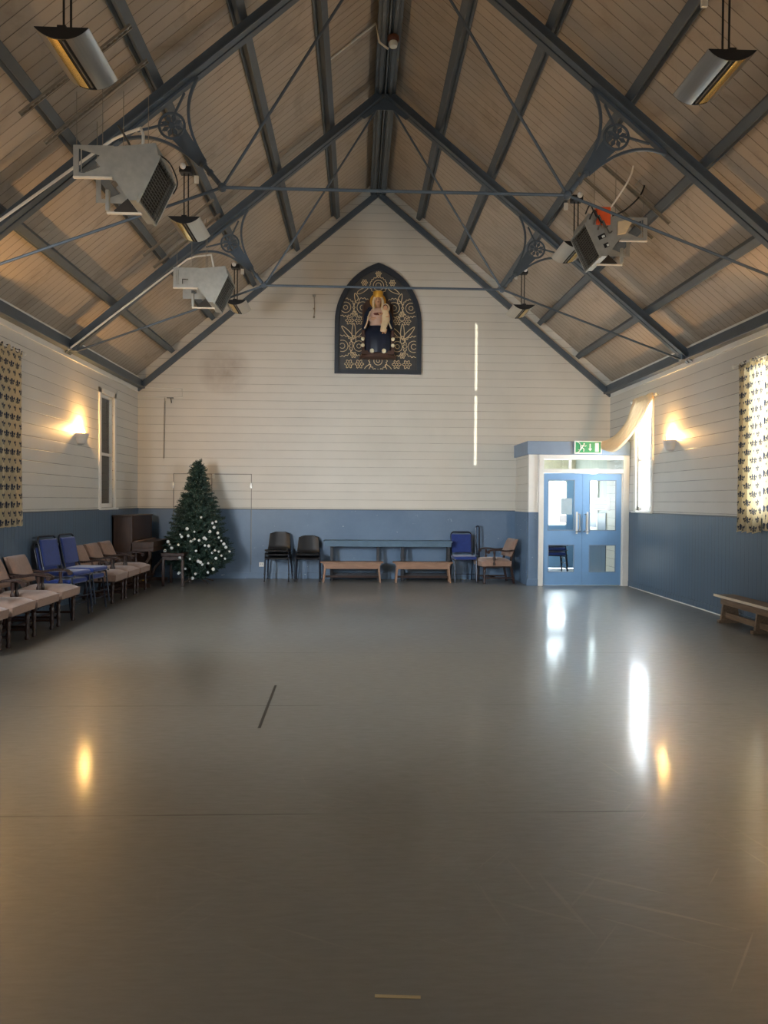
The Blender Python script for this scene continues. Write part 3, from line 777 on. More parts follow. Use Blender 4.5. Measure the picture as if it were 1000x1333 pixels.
wires(b3, [((-.05, .0, 0), (-.05, .0, .42)), ((-.38, .0, .02), (-.38, .0, .55)), ((-.60, .1, .02), (-.60, .1, .58))])
m = MB(); m.tube(spline([(-.46, .05, .09), (-.40, .0, .16), (-.25, -.1, .42), (-.22, -.2, .62), (-.20, -.4, .70)]), .011, 8); m.build('supply_cord', M['pvc'], b3, smooth=True)
m = MB(); m.tube(spline([(-.40, .05, .03), (-.25, .05, .10), (-.10, .0, .24), (-.03, .0, .40), (-.02, .0, .50)]), .009, 8); m.build('gas_hose', M['black'], b3, smooth=True)
m = MB(); m.tube([(-.03, .0, .50), (.01, .0, .58)], .022, 8); m.tube([(-.16, -.03, .36), (.0, .0, .53)], .010, 6); m.build('valve', M['galv'], b3, smooth=True)

# perforated rails between purlins
def rail(s, d0, d1, y, label, group='perforated heater rails'):
    n = nvec(s); a = V((XC + s * d0, y, zroof(XC + s * d0, NB - .175))); b = V((XC + s * d1, y, zroof(XC + s * d1, NB - .175)))
    m = MB(); L = (b - a).length; k = int(L / .06); e = (b - a) / k
    sv = e.normalized()
    for q in (-1, 1): m.bar(a + V((0, q * .018, 0)), b + V((0, q * .018, 0)), .008, .022, -n)
    for i in range(k): m.bar(a + e * (i + .1), a + e * (i + .55), .030, .005, -n)
    return tag(m.build('perforated_rail', M['wire']), label, 'metal rail', group)
rail(-1, 3.28, 2.34, 6.5, 'perforated steel rail above the nearest left blower, the nearer of its pair')
rail(-1, 3.28, 2.34, 7.0, 'perforated steel rail above the nearest left blower, beside the truss')
rail(-1, 3.28, 2.34, 10.17, 'perforated steel rail above the far left blower, nearer the camera')
rail(-1, 3.28, 2.34, 10.67, 'perforated steel rail above the far left blower, beside the truss')
rail(1, 2.34, 3.28, 8.62, 'perforated steel rail above the right blower, the nearer of its pair')
rail(1, 2.34, 3.28, 9.12, 'perforated steel rail above the right blower, the farther of its pair')

# conduits and small fittings under the roof
m = MB(); m.tube(spline([(-3.46, 7.30, 4.19), (-3.0, 7.30, 4.53), (-2.48, 7.30, 4.92)], 3) + [V((-2.36, 7.28, 4.99)), V((-2.2, 7.15, 4.985)), V((-2.02, 6.98, 4.95)), V((-1.98, 6.92, 4.86)), V((-1.98, 6.9, 4.62))], .014, 8)
tag(m.build('conduit', M['pvc'], smooth=True), 'white conduit climbing the nearest left rafter to its blower heater', 'pipe')
m = MB(); m.tube([(-4.1, 10.66, 3.62), (-2.85, 10.66, 4.60), (-2.42, 10.63, 4.92), (-2.3, 10.6, 4.95), (-2.05, 10.45, 4.93), (-2.0, 10.42, 4.70)], .013, 8)
tag(m.build('conduit', M['pvc'], smooth=True), 'white conduit climbing the farther left rafter to the second blower', 'pipe')
m = MB(); m.tube([(-.42, 9.42, zroof(-.42, NB - .02)), (.20, 9.42, zroof(.20, NB - .03)), (.25, 9.42, 7.30), (.36, 9.42, 7.22)], .014, 8)
tag(m.build('conduit', M['pvc'], smooth=True), 'short white conduit running up to the smoke detector at the ridge', 'pipe')
sd_ = empty('smoke_detector', 'brown and white smoke detector under the ridge beam', 'smoke detector', (XC + .05, 9.42, zt - .34))
m = MB(); m.lathe([(.075, .0), (.075, -.04), (.06, -.06)], n=16); m.build('base', M['brown_plastic'], sd_, smooth=True)
m = MB(); m.lathe([(.05, -.06), (.055, -.08), (.048, -.12), (.03, -.13)], n=16); m.build('sensor', M['sign_white'], sd_, smooth=True)

# ------------------------------------------------------------------ wall sconces
def sconce_proto():
    t = empty('wall_sconce', 'x', 'wall lamp', (0, 0, 0), 0, 'wall uplighters')
    # local: wall at x=0, room towards +x ; half-round tapering bowl, open top
    m = MB(); n = 14; vs = []; prof = [(.045, -.17), (.085, -.15), (.115, -.08), (.135, 0.0), (.128, 0.0), (.108, -.08), (.078, -.14)]
    for r, h in prof:
        for i in range(n + 1):
            a = -PI / 2 + PI * i / n; vs.append((r * math.cos(a) * 1.05, r * math.sin(a) * 1.15, h))
    N = n + 1; fs = [(j * N + i, j * N + i + 1, (j + 1) * N + i + 1, (j + 1) * N + i) for j in range(len(prof) - 1) for i in range(n)]
    fs.append(tuple(range(N - 1, -1, -1))); fs.append(tuple((len(prof) - 1) * N + i for i in range(N)))
    m.add(vs, fs); m.build('bowl', M['ceramic'], t, smooth=True)
    m = MB(); m.mm((0, -.09, -.15), (.008, .09, -.01)); m.build('back_plate', M['ceramic'], t)
    m = MB(); m.ball((.062, 0, .028), .026, 12, 8, (1, 1, 1.7)); m.build('bulb', M['bulb'], t, smooth=True)
    return t
SPW = [44, 40, 60, 46, 36, 36, 20, 20]
WARM = (1.0, 0.54, 0.17)
sp = sconce_proto()
SLB = ['lit white uplighter on the left wall beside the narrow window', 'lit white uplighter on the right wall between draped curtain and patterned curtain']
spots = [(-1, 11.36, 2.50), (1, 11.48, 2.50), (-1, 8.0, 2.50), (1, 8.0, 2.50), (-1, 3.9, 2.50), (1, 3.9, 2.50), (-1, .3, 2.5), (1, .3, 2.5)]
for i, (s, y, z) in enumerate(spots):
    o = sp if i == 0 else copy_tree(sp)
    o.location = (XL if s < 0 else XR, y, z); o.rotation_euler = (0, 0, 0 if s < 0 else PI)
    o['label'] = SLB[i] if i < 2 else 'lit white wall uplighter nearer the camera, outside the picture'
    lamp('sconce_light', 'POINT', ((XL + .075) if s < 0 else (XR - .075), y, z + .06), SPW[i], WARM, shadow_soft_size=.03)

# ------------------------------------------------------------------ curtains
def curtain(name, x, y0, y1, z0, z1, label, mat, amp=.03, nf=5, s=1, group=None, flare=0.0):
    t = empty(name, label, 'curtain', (x, (y0 + y1) / 2, z0), 0, group)
    w = y1 - y0; h = z1 - z0; m = MB(); ph = random.random() * 6
    def fn(u, v):
        k = .55 + .45 * (1 - v) ; y = (u - .5) * w * (1 + flare * (1 - v))
        dx = amp * k * math.sin(u * nf * 2 * PI + ph + .5 * math.sin(v * 3)) + .3 * amp * math.sin(u * nf * 4.3 * PI + 1.3)
        if v > .93: dx *= .8; y += .006 * math.sin(u * 60)
        return (dx, y, v * h + .012 * math.sin(u * nf * 2 * PI) * (1 - v))
    m.grid(nf * 16, 30, fn, lambda u, v: (u * w * 1.55, v * h))
    m.build('panel', mat, t, smooth=True)
    m = MB()
    def fr(u, v): 
        p = fn(u, .985); return (p[0] * 1.2 + .012 * math.sin(u * 90), p[1], h - .02 + v * .075 + .012 * math.sin(u * 70))
    m.grid(nf * 16, 3, fr, lambda u, v: (u * w * 1.55, h + v * .08)); m.build('heading', mat, t, smooth=True)
    return t
curtain('curtain', XL + .11, 8.34, 9.17, 1.19, 3.25, 'long fleur-de-lis curtain on the left wall at the photo edge', M['fleur'], .035, 5)
curtain('curtain', XR - .11, 8.72, 9.24, 1.16, 3.23, 'fleur-de-lis curtain on the right wall glowing from the window behind', M['fleur'], .03, 4, group='right window curtains')
curtain('curtain', XR - .13, 8.15, 8.60, 1.2, 3.23, 'second curtain of the right pair, cut off by the photo edge', M['fleur'], .03, 4, group='right window curtains')
def crod(x, y0, y1, z, label, inner):
    t = empty('curtain_rail', label, 'curtain rail', (x, y0, z))
    m = MB(); m.tube([(0, 0, 0), (0, y1 - y0, 0)], .011, 8); m.build('rail', M['rod'], t, smooth=True)
    for y in (0, y1 - y0): m = MB(); m.ball((0, y, 0), .026, 10, 8); m.build('finial', M['rod'], t, smooth=True)
    for y in (.06, y1 - y0 - .06): m = MB(); m.tube([(0, y, 0), (inner, y, 0)], .009, 6); m.build('bracket', M['rod'], t)
    k = 0
    for i in range(9): 
        pass
    return t
crod(XL + .11, 8.1, 9.26, 3.29, 'white curtain rail above the left patterned curtain', -.11)
crod(XR - .12, 8.0, 9.36, 3.27, 'white curtain rail above the right patterned curtain', .12)
crod(XR - .08, 11.95, 13.0, 3.29, 'white curtain rail above the far right window', .08)
# curtain swept aside on to the lobby box
t = empty('draped_curtain', 'cream curtain swept from the far right window onto the lobby top', 'curtain', (0, 0, 0))
upp = spline([(4.86, 12.93, 3.27), (4.82, 12.94, 3.12), (4.76, 12.96, 2.93), (4.60, 13.08, 2.70), (4.40, 13.18, 2.60), (4.30, 13.22, 2.62)], 8)
low = spline([(4.87, 12.02, 3.27), (4.86, 12.22, 3.13), (4.82, 12.45, 2.90), (4.70, 12.72, 2.60), (4.56, 12.98, 2.42), (4.40, 13.17, 2.47)], 8)
m = MB(); N = len(upp) - 1
def fn(u, v):
    i = u * N; k = min(int(i), N - 1); q = i - k
    a = upp[k].lerp(upp[k + 1], q); b = low[k].lerp(low[k + 1], q)
    p = a.lerp(b, v)
    fold = .022 * (1 - .35 * u) * math.sin(v * 6.5 * 2 * PI + 2.5 * u)
    return p + V((-.55, -.45, .35)).normalized() * (fold + .05 * math.sin(PI * v) * math.sin(PI * min(1, u * 1.2)))
m.grid(60, 56, fn, lambda u, v: (u, v)); m.build('cloth', M['cream_drape'], t, smooth=True)
m = MB(); m.grid(4, 56, lambda u, v: (4.86 + .02 * math.sin(v * 80) , 12.93 + (12.02 - 12.93) * v, 3.24 + u * .09 + .012 * math.sin(v * 70)), lambda u, v: (u, v)); m.build('heading', M['cream_drape'], t, smooth=True)

# ------------------------------------------------------------------ exit sign
t = empty('exit_sign', 'green exit sign with running man, down arrow and doorway above the doors', 'sign', (3.9, BY - .05, 2.385))
m = MB(); m.mm((0, -.035, 0), (.50, 0, .235)); m.build('case', M['sign_white'], t, bevel=.006)
m = MB(); m.mm((.022, -.038, .02), (.478, -.035, .215)); m.build('green_face', M['green'], t)
m = MB(); yy = -.0395
def flat(pts): m.prism(pts, lambda u, v, d: (u, yy + d, v), -.001, .002)
def stroke(a, b, w):
    a, b = V((a[0], a[1])), V((b[0], b[1])); d = (b - a).normalized(); n = V((-d.y, d.x)) * w / 2
    flat([tuple(a - n), tuple(b - n), tuple(b + n), tuple(a + n)])
flat([(.175 + .014 * math.cos(a), .178 + .014 * math.sin(a)) for a in [2 * PI * i / 12 for i in range(12)]])
for a, b, w in (((.165, .16), (.135, .105), .02), ((.16, .155), (.195, .135), .011), ((.195, .135), (.215, .15), .011), ((.16, .155), (.125, .145), .011), ((.125, .145), (.105, .12), .011),
                ((.138, .11), (.175, .085), .014), ((.175, .085), (.168, .04), .013), ((.135, .11), (.115, .07), .014), ((.115, .07), (.07, .07), .013)): stroke(a, b, w)
stroke((.285, .18), (.285, .09), .02); flat([(.25, .095), (.32, .095), (.285, .05)])
flat([(.375, .04), (.44, .04), (.44, .195), (.375, .195)])
m.build('pictogram', M['sign_white'], t)
m = MB(); m.tube([(.03 + .085 * math.sin(a) * 1.0, -.042, .118 + .10 * math.cos(a)) for a in [PI * i / 14 for i in range(15)]], .008, 6); m.build('loop_cord', M['sign_white'], t, smooth=True)

# ------------------------------------------------------------------ arch panel with statue
AX, AZ = .392, 3.965; AW, AHs, AH = .838, .98, 2.13            # half width, spring height, apex height
def arch_half(w, hs, h, n=14):
    k = (h - hs); R = (w * w + k * k) / (2 * w)                   # arc centred on the spring line
    amax = math.asin(min(1, k / R))
    right = [(w - R + R * math.cos(amax * i / n), hs + R * math.sin(amax * i / n)) for i in range(n + 1)]
    return right
def arch_outline(w, z0, hs, h):
    r = arch_half(w, hs, h); return [(w, z0)] + r + [(-x, z) for x, z in r[-2::-1]] + [(-w, z0)]
t = empty('arched_panel', 'pointed arch panel with gilt ornament mounted high on the gable wall', 'wall panel', (AX, YB, AZ))
m = MB(); m.prism(arch_outline(AW - .03, .02, AHs, AH - .04), lambda u, v, d: (u, d, v), -.03, -.0); m.build('backing', M['arch_panel'], t)
oo, ii = arch_outline(AW, 0, AHs, AH), arch_outline(AW - .085, .075, AHs, AH - .125)
m = MB(); n = len(oo)
for d in (-.06, 0): m.add([(u, d, v) for u, v in oo] + [(u, d, v) for u, v in ii], [(i, (i + 1) % n, n + (i + 1) % n, n + i) for i in range(n)])
for q in (oo, ii): m.add([(u, d, v) for d in (-.06, 0) for u, v in q], [(i, (i + 1) % n, n + (i + 1) % n, n + i) for i in range(n)])
m.build('frame', M['arch_frame'], t)
YO = -.036
def inside(u, v, mg=.10):
    if v < .085 or v > AH - .16: return False
    r = arch_half(AW - mg, AHs, AH - .15); 
    if v <= AHs: return abs(u) < AW - mg
    for (x0, z0), (x1, z1) in zip(r, r[1:]):
        if z0 <= v <= z1: return abs(u) < x0 + (x1 - x0) * (v - z0) / max(1e-6, z1 - z0)
    return False
def arc_runs(fnp, n, closed=True):
    """split a curve into runs that lie inside the frame"""
    runs = []; cur = []
    for i in range(n + (1 if closed else 0)):
        p = fnp(i / n)
        if inside(*p): cur.append(p)
        else:
            if len(cur) > 1: runs.append(cur)
            cur = []
    if len(cur) > 1: runs.append(cur)
    return runs
def orn(fnps, name, r=.0065):
    m = MB(); ok = False
    for fp, n in fnps:
        for run in arc_runs(fp, n):
            m.tube([(u, YO, v) for u, v in run], r, 5); ok = True
    if ok: m.build(name, M['gold'], t, smooth=True)
def circ(cx, cz, R, wav=0, k=18): return lambda q: (cx + (R + wav * math.cos(2 * PI * q * k)) * math.cos(2 * PI * q), cz + (R + wav * math.cos(2 * PI * q * k)) * math.sin(2 * PI * q))
def rings(cx, cz, rs=(.05, .11, .20), W=.012): orn([(circ(cx, cz, rs[0]), 24), (circ(cx, cz, rs[1]), 36), (circ(cx, cz, rs[2], W), 144)], 'ring_ornament')
def flower(cx, cz, R=.085):
    orn([(circ(cx, cz, R * .8, R * .22, 6), 60), (circ(cx, cz, R * .30), 16)], 'flower_ornament')
def leaf(cx, cz, L, W, ang):
    ca, sa = math.cos(ang), math.sin(ang)
    def f(sc):
        def g(q):
            a = 2 * PI * q; x = L / 2 * sc * math.cos(a); y = W / 2 * sc * math.sin(a) * (1 - .3 * math.cos(a)); return (cx + x * ca - y * sa, cz + x * sa + y * ca)
        return g
    orn([(f(1.0), 28)], 'leaf_ornament', .0075)
for s in (-1, 1):
    rings(s * .69, .53); rings(s * .37, .53, (.04, .10, .18)); rings(s * .63, 1.27, (.04, .10, .17)); rings(s * .30, 1.27, (.05, .11, .18))
    flower(s * .56, .185); flower(s * .36, .185); flower(s * .55, 1.02, .08); flower(s * .37, 1.02, .08)
    leaf(s * .47, .82, .30, .07, PI / 2); leaf(s * .60, .80, .30, .075, PI / 2 + s * -.75); leaf(s * .35, .80, .26, .07, PI / 2 + s * .75)
    leaf(s * .47, .66, .14, .08, PI / 2); flower(s * .47, .36, .06); flower(s * .46, 1.15, .055)
    leaf(s * .20, .115, .17, .07, PI / 2 + s * .7); leaf(s * .30, 1.60, .24, .07, s * -.5 if s > 0 else .5); leaf(s * .42, 1.45, .2, .07, PI / 2 + s * -.3); flower(s * .27, 1.75, .06)
rings(0, .25, (.03, .08, .17)); flower(0, 1.93, .055)
orn([(circ(0, 1.70, .05), 20), (circ(0, 1.70, .10), 30), (circ(0, 1.70, .16, .010), 100)], 'ring_ornament')

# statue on its ledge
ST = empty('statue', 'painted statue of seated woman in dark blue robe with child', 'statue', (AX - .01, YB - .035, AZ + .33))
# local: y negative towards the room
m = MB(); m.prism([(.36 * math.cos(a), -.30 * math.sin(a)) for a in [PI * i / 20 for i in range(21)]], lambda u, v, d: (u, v, d), -.06, 0.0); m.build('ledge', M['throne'], ST, bevel=.008)
m = MB()
for s in (-1, 1): m.mm((s * .25, -.02, 0), (s * .31, -.22, .46)); m.mm((s * .26, -.02, .46), (s * .30, -.08, .98))
m.mm((-.27, -.05, .0), (.27, -.01, .98)); m.mm((-.27, -.22, .30), (.27, -.02, .36)); m.mm((-.31, -.26, 0), (.31, -.0, .07))
m.prism([(.27 * math.cos(a), .97 + .15 * math.sin(a)) for a in [PI * i / 14 for i in range(15)]], lambda u, v, d: (u, d, v), -.05, -.01)
m.build('throne', M['throne'], ST, bevel=.006)
for s in (-1, 1):
    for z in (.17, .29): m = MB(); m.ball((s * .285, -.23, z), .036, 10, 8); m.build('knob', M['pearl'], ST, smooth=True)
    m = MB(); m.ball((s * .11, -.30, .055), .045, 12, 8, (1, .8, 1)); m.build('foot_boss', M['pearl'], ST, smooth=True)
# body: head, neck, hands (one remeshed surface)
m = MB(); m.ball((0, -.17, 1.03), .078, 16, 12, (.86, .95, 1.15)); m.tube([(0, -.16, .86), (0, -.165, 1.0)], [.05, .04], 10)
m.ball((0, -.25, 1.02), .014, 8, 6, (.8, 1, 1.5)); m.tube([(0, -.16, .88), (0, -.15, .55)], [.12, .14], 12)
m.tube([(-.14, -.15, .84), (-.19, -.19, .70), (-.10, -.27, .66), (.03, -.29, .68)], [.045, .042, .034, .026], 10)
m.tube([(.14, -.15, .84), (.20, -.20, .70), (.15, -.28, .62), (.07, -.31, .60)], [.045, .042, .034, .026], 10)
for k in range(4): m.tube([(.03, -.29, .70 - k * .016), (.075, -.30, .70 - k * .017), (.10, -.285, .69 - k * .017)], .009, 6); m.tube([(.07, -.31, .62 - k * .016), (.03, -.325, .615 - k * .016)], .009, 6)
m.tube([(.02, -.29, .70), (.045, -.30, .73)], .010, 6)
m.build('body', M['skin'], ST, remesh=.012)
for s in (-1, 1): m = MB(); m.ball((s * .028, -.243, 1.045), .009, 8, 6, (1.3, .6, .8)); m.build('eye', M['hair'], ST, smooth=True)
m = MB(); m.ball((0, -.247, .988), .013, 8, 6, (1.5, .5, .6)); m.build('mouth', M['red_brown'], ST, smooth=True)
# skirts of the robe
m = MB(); rings_ = [(0.03, .235, .17, -.16), (.12, .245, .175, -.165), (.28, .25, .175, -.17), (.40, .255, .165, -.165), (.47, .235, .15, -.15), (.52, .19, .12, -.12), (.60, .15, .10, -.12)]
vs = []; n = 48
for z, rx, ry, cy in rings_:
    for k in range(n):
        a = 2 * PI * k / n; fold = 1 + .05 * math.sin(a * 11) * max(0, (.5 - z) / .5)
        vs.append((rx * fold * math.cos(a), cy + ry * fold * math.sin(a), z))
m.add(vs, [(i * n + k, i * n + (k + 1) % n, (i + 1) * n + (k + 1) % n, (i + 1) * n + k) for i in range(len(rings_) - 1) for k in range(n)] + [tuple(range(n - 1, -1, -1)), tuple((len(rings_) - 1) * n + k for k in range(n))])
m.build('skirt', M['robe'], ST, smooth=True)
m = MB(); m.tube([(0, -.14, .55), (0, -.15, .70), (0, -.15, .86), (0, -.15, .90)], [.155, .165, .14, .06], 20); m.tube([(-.14, -.14, .85), (-.20, -.18, .70), (-.12, -.26, .66)], [.055, .058, .05], 12); m.tube([(.14, -.14, .85), (.205, -.18, .70), (.17, -.27, .63)], [.055, .058, .05], 12)
m.build('bodice', M['pinkcloth'], ST, remesh=.014)
m = MB(); m.tube(spline([(-.11, -.20, .76), (-.02, -.315, .745), (.09, -.26, .76)]), .024, 8); m.build('sash', M['red_brown'], ST, smooth=True)
m = MB()
for s in (-1, 1): m.tube(spline([(s * .13, -.15, .90), (s * .215, -.19, .74), (s * .235, -.22, .58), (s * .27, -.22, .46)]), [.02, .05, .055, .05, .05, .05, .05, .05, .05, .05, .05, .05, .05, .05, .05, .05, .05, .05, .03], 10)
m.build('mantle', M['robe'], ST, smooth=True)
m = MB()
for s in (-1, 1): m.tube(spline([(s * .15, -.25, .80), (s * .19, -.275, .68), (s * .21, -.285, .58), (s * .255, -.27, .48)]), .013, 8)
m.build('mantle_trim', M['mantle'], ST, smooth=True)
m = MB()
for s in (-1, 1): m.tube(spline([(s * .055, -.17, 1.10), (s * .088, -.18, 1.02), (s * .085, -.21, .92), (s * .075, -.25, .82)]), .026, 10)
m.ball((0, -.145, 1.06), .092, 14, 10, (.95, .85, 1.0)); m.build('hair', M['mantle'], ST, smooth=True)
m = MB(); m.tube([(0, -.075, 1.045), (0, -.06, 1.045)], .155, 32); m.build('halo', M['gilt'], ST, smooth=True)
m = MB(); m.lathe([(.075, 1.085), (.10, 1.17), (.092, 1.20), (.04, 1.215)], (0, -.16, 0), 16); m.build('crown', M['gilt'], ST, smooth=True)
# the child on her knee
ch = MB(); cx = .135
ch.ball((cx, -.33, .855), .048, 14, 10, (.9, .95, 1.12)); ch.tube([(cx, -.32, .78), (cx, -.325, .84)], [.03, .026], 8)
ch.tube([(cx - .03, -.33, .76), (cx - .10, -.36, .72), (cx - .13, -.37, .75)], [.022, .019, .014], 8); ch.tube([(cx + .045, -.33, .76), (cx + .07, -.36, .69), (cx + .0, -.39, .67)], [.022, .019, .014], 8)
ch.tube([(cx, -.31, .78), (cx, -.31, .62)], [.05, .055], 10); ch.tube([(cx - .03, -.34, .46), (cx - .05, -.35, .38), (cx - .05, -.39, .365)], [.022, .018, .014], 8); ch.tube([(cx + .02, -.34, .46), (cx + .0, -.35, .38), (cx + .0, -.39, .365)], [.022, .018, .014], 8)
co = ch.build('child', M['skin'], ST, remesh=.009)
m = MB(); m.tube(spline([(cx, -.315, .81), (cx, -.32, .72), (cx - .0, -.33, .60), (cx - .03, -.355, .50), (cx - .045, -.345, .40)]), [.03] + [.062] * 5 + [.07] * 6 + [.062] * 6 + [.055] * 6 + [.045], 14); m.build('gown', M['mantle'], co, smooth=True)
m = MB(); m.tube([(cx, -.285, .865), (cx, -.275, .865)], .085, 24); m.build('halo', M['mantle'], co, smooth=True)
m = MB(); m.ball((cx, -.318, .872), .051, 12, 8, (.95, .85, 1.0)); m.build('hair', M['hair'], co, smooth=True)

# ------------------------------------------------------------------ things on the back wall
m = MB()
for a, b, c, d in ((-3.52, -3.51, .27, 2.01), (-2.035, -2.025, .27, 2.01), (-2.79, -2.78, .27, 2.01), (-3.52, -2.025, 2.005, 2.015)): m.mm((a, YB - .019, c), (b, YB - .014, d))
hz = empty('wall_hatch', 'flush white and blue double hatch in the back wall behind the tree', 'hatch', (-2.78, YB, .27))
m2 = MB(); m2.v = [(x + 2.78, y - YB, z - .27) for x, y, z in m.v]; m2.f = m.f; m2.build('gap_line', M['galv_dark'], hz)
m = MB(); m.mm((.0, -.04, 1.66), (.05, -.0, 1.74)); m.build('bolt', M['trim'], hz, bevel=.004)
for x, z in ((-.74, 1.52), (.745, 1.52)): m = MB(); m.mm((x - .02, -.022, z - .05), (x + .02, -.012, z + .05)); m.build('hinge', M['galv'], hz)
m = MB(); m.mm((-2.05, YB - .018, .02), (-2.035, YB - .013, 1.32)); struct(m.build('trim_15', M['trim'] if False else M['dado_side']))
t = empty('wall_socket', 'white plug socket low on blue back wall beside black chairs', 'socket', (-1.83, YB - .015, .27))
m = MB(); m.mm((-.045, -.02, -.04), (.045, 0, .045)); m.build('plate', M['trim'], t, bevel=.004)
m = MB(); m.mm((-.02, -.023, .0), (-.012, -.02, .02)); m.mm((.012, -.023, .0), (.02, -.02, .02)); m.build('socket_holes', M['black'], t)
t = empty('wall_conduit', 'thin conduit loop with hanging cable high in the left back corner', 'pipe', (0, 0, 0))
m = MB(); m.tube([(-4.15, YB - .012, 3.66), (-3.36, YB - .012, 3.63), (-3.35, YB - .012, 3.47), (-3.68, YB - .012, 3.47), (-4.1, YB - .012, 3.48)], .011, 6); m.build('conduit_run', M['pvc'], t, smooth=True)
m = MB(); m.tube([(-3.69, YB - .012, 3.46), (-3.71, YB - .012, 2.3)], .005, 6); m.tube([(-3.675, YB - .012, 3.4), (-3.695, YB - .012, 2.3)], .004, 6); m.build('drop_cable', M['wire'], t)
m = MB(); m.box((-3.58, YB - .025, 3.455), (.12, .04, .018)); m.tube([(-3.57, YB - .03, 3.45), (-3.55, YB - .05, 3.36)], .010, 6); m.build('fixing', M['chrome'], t)
t = empty('wall_hook', 'small hook with dangling ring left of the arched panel', 'hook', (-.845, YB, 5.4))
m = MB(); m.ball((0, -.03, .05), .03, 10, 8); m.build('upper_boss', M['galv'], t, smooth=True); m = MB(); m.tube([(0, -.03, .04), (.01, -.03, -.18), (0, -.03, -.34)], .006, 6); m.ball((0, -.03, -.2), .018, 8, 6); m.ball((0, -.03, -.36), .02, 8, 6); m.build('hanger', M['wire'], t, smooth=True)

# ------------------------------------------------------------------ furniture
def armchair():
    t = empty('armchair', 'x', 'chair')
    m = MB()                                                    # seat cushion: domed, wider at front
    def fn(u, v):
        x = (u - .5) * (.52 + .05 * (1 - v)); y = -.34 + .58 * v
        e = (1 - abs(2 * u - 1) ** 6) * (1 - abs(2 * v - 1) ** 6)
        return (x, y, .415 + .04 * e + .02 * e * (1 - (2 * u - 1) ** 2))
    m.grid(16, 16, fn); k = len(m.v)
    m.grid(16, 16, lambda u, v: ((u - .5) * (.50 + .05 * (1 - v)), -.33 + .56 * v, .325))
    rim = [i for i in range(17)] + [17 * j + 16 for j in range(1, 17)] + [16 * 17 + i for i in range(15, -1, -1)] + [17 * j for j in range(15, 0, -1)]
    m.f += [(rim[i], rim[(i + 1) % len(rim)], k + rim[(i + 1) % len(rim)], k + rim[i]) for i in range(len(rim))]
    m.build('seat', M['beige'], t, smooth=True)
    m = MB()                                                    # raked back pad
    def bk(u, v, d):
        e = (1 - abs(2 * u - 1) ** 8) * (1 - abs(2 * v - 1) ** 8)
        return V(((u - .5) * (.50 - .02 * v), .225 + .13 * v - (.03 + .035 * e) * d, .50 + .32 * v))
    m.grid(14, 12, lambda u, v: bk(u, v, 1)); k = len(m.v); m.grid(14, 12, lambda u, v: bk(u, v, -.4))
    rim = [i for i in range(15)] + [15 * j + 14 for j in range(1, 13)] + [12 * 15 + i for i in range(13, -1, -1)] + [15 * j for j in range(11, 0, -1)]
    m.f += [(rim[i], rim[(i + 1) % len(rim)], k + rim[(i + 1) % len(rim)], k + rim[i]) for i in range(len(rim))]
    m.build('backrest', M['beige'], t, smooth=True)
    for s in (-1, 1):
        m = MB(); m.lathe([(.022, 0), (.026, .02), (.016, .05), (.024, .10), (.027, .13), (.017, .16), (.023, .20), (.028, .25), (.018, .27), (.030, .29), (.030, .345)], (s * .225, -.27, 0), 12); m.build('leg', M['wood_dark'], t, smooth=True)
        m = MB(); m.bar((s * .215, .30, 0), (s * .215, .22, .40), .035, .04, (0, 1, 0)); m.bar((s * .215, .22, .39), (s * .215, .345, .80), .034, .035, (0, 1, 0)); m.build('leg', M['wood_dark'], t, bevel=.004)
        m = MB(); pts = spline([(s * .262, .27, .62), (s * .270, .12, .605), (s * .275, -.03, .625), (s * .278, -.16, .622), (s * .275, -.215, .595)], 5)
        for i in range(len(pts) - 1): m.bar(pts[i], pts[i + 1], .05, .028)
        m.tube([(s * .252, -.215, .585), (s * .30, -.215, .585)], .028, 10); m.build('arm', M['wood_dark'], t, bevel=.004)
        m = MB(); m.lathe([(.020, .34), (.026, .38), (.014, .41), (.026, .46), (.026, .48), (.013, .51), (.022, .56), (.022, .605)], (s * .268, -.10, 0), 12); m.build('arm_post', M['wood_dark'], t, smooth=True)
        m = MB(); m.bar((s * .222, -.26, .105), (s * .215, .28, .105), .022, .028); m.build('stretcher', M['wood_dark'], t, bevel=.003)
    m = MB(); m.bar((-.22, -.05, .105), (.22, -.05, .105), .022, .028); m.build('stretcher', M['wood_dark'], t, bevel=.003)
    m = MB()
    for a, b in (((-.225, -.27), (.225, -.27)), ((-.225, -.27), (-.215, .22)), ((.225, -.27), (.215, .22)), ((-.215, .22), (.215, .22))): m.bar((*a, .325), (*b, .325), .03, .05)
    m.build('seat_rail', M['wood_dark'], t)
    return t
arm = armchair()
ALB = [(7.22, .0, 'beige armchair nearest the camera, mostly cut off at the left edge'),
       (7.84, .02, 'beige armchair in the near left row, third before the blue stacks'),
       (8.47, -.02, 'beige armchair in the near left row, second before the blue stacks'),
       (9.12, .0, 'beige armchair directly in front of the near blue chair stack'),
       (11.06, .0, 'beige armchair just beyond the blue stacks, first of the far trio'),
       (11.67, .0, 'beige armchair in the middle of the far trio on the left wall'),
       (12.28, .0, 'beige armchair against the side of the piano, last of the far trio')]
for i, (y, dr, lb) in enumerate(ALB):
    o = arm if i == 0 else copy_tree(arm)
    o.location = (-3.80, y, 0); o.rotation_euler = (0, 0, PI / 2 + dr); o['label'] = lb; o['group'] = 'beige armchairs'
o = copy_tree(arm); o.location = (2.60, 13.78, 0); o.rotation_euler = (0, 0, -PI / 2 + .12); o['label'] = 'beige armchair facing left beside the lobby box'; o['group'] = 'beige armchairs'

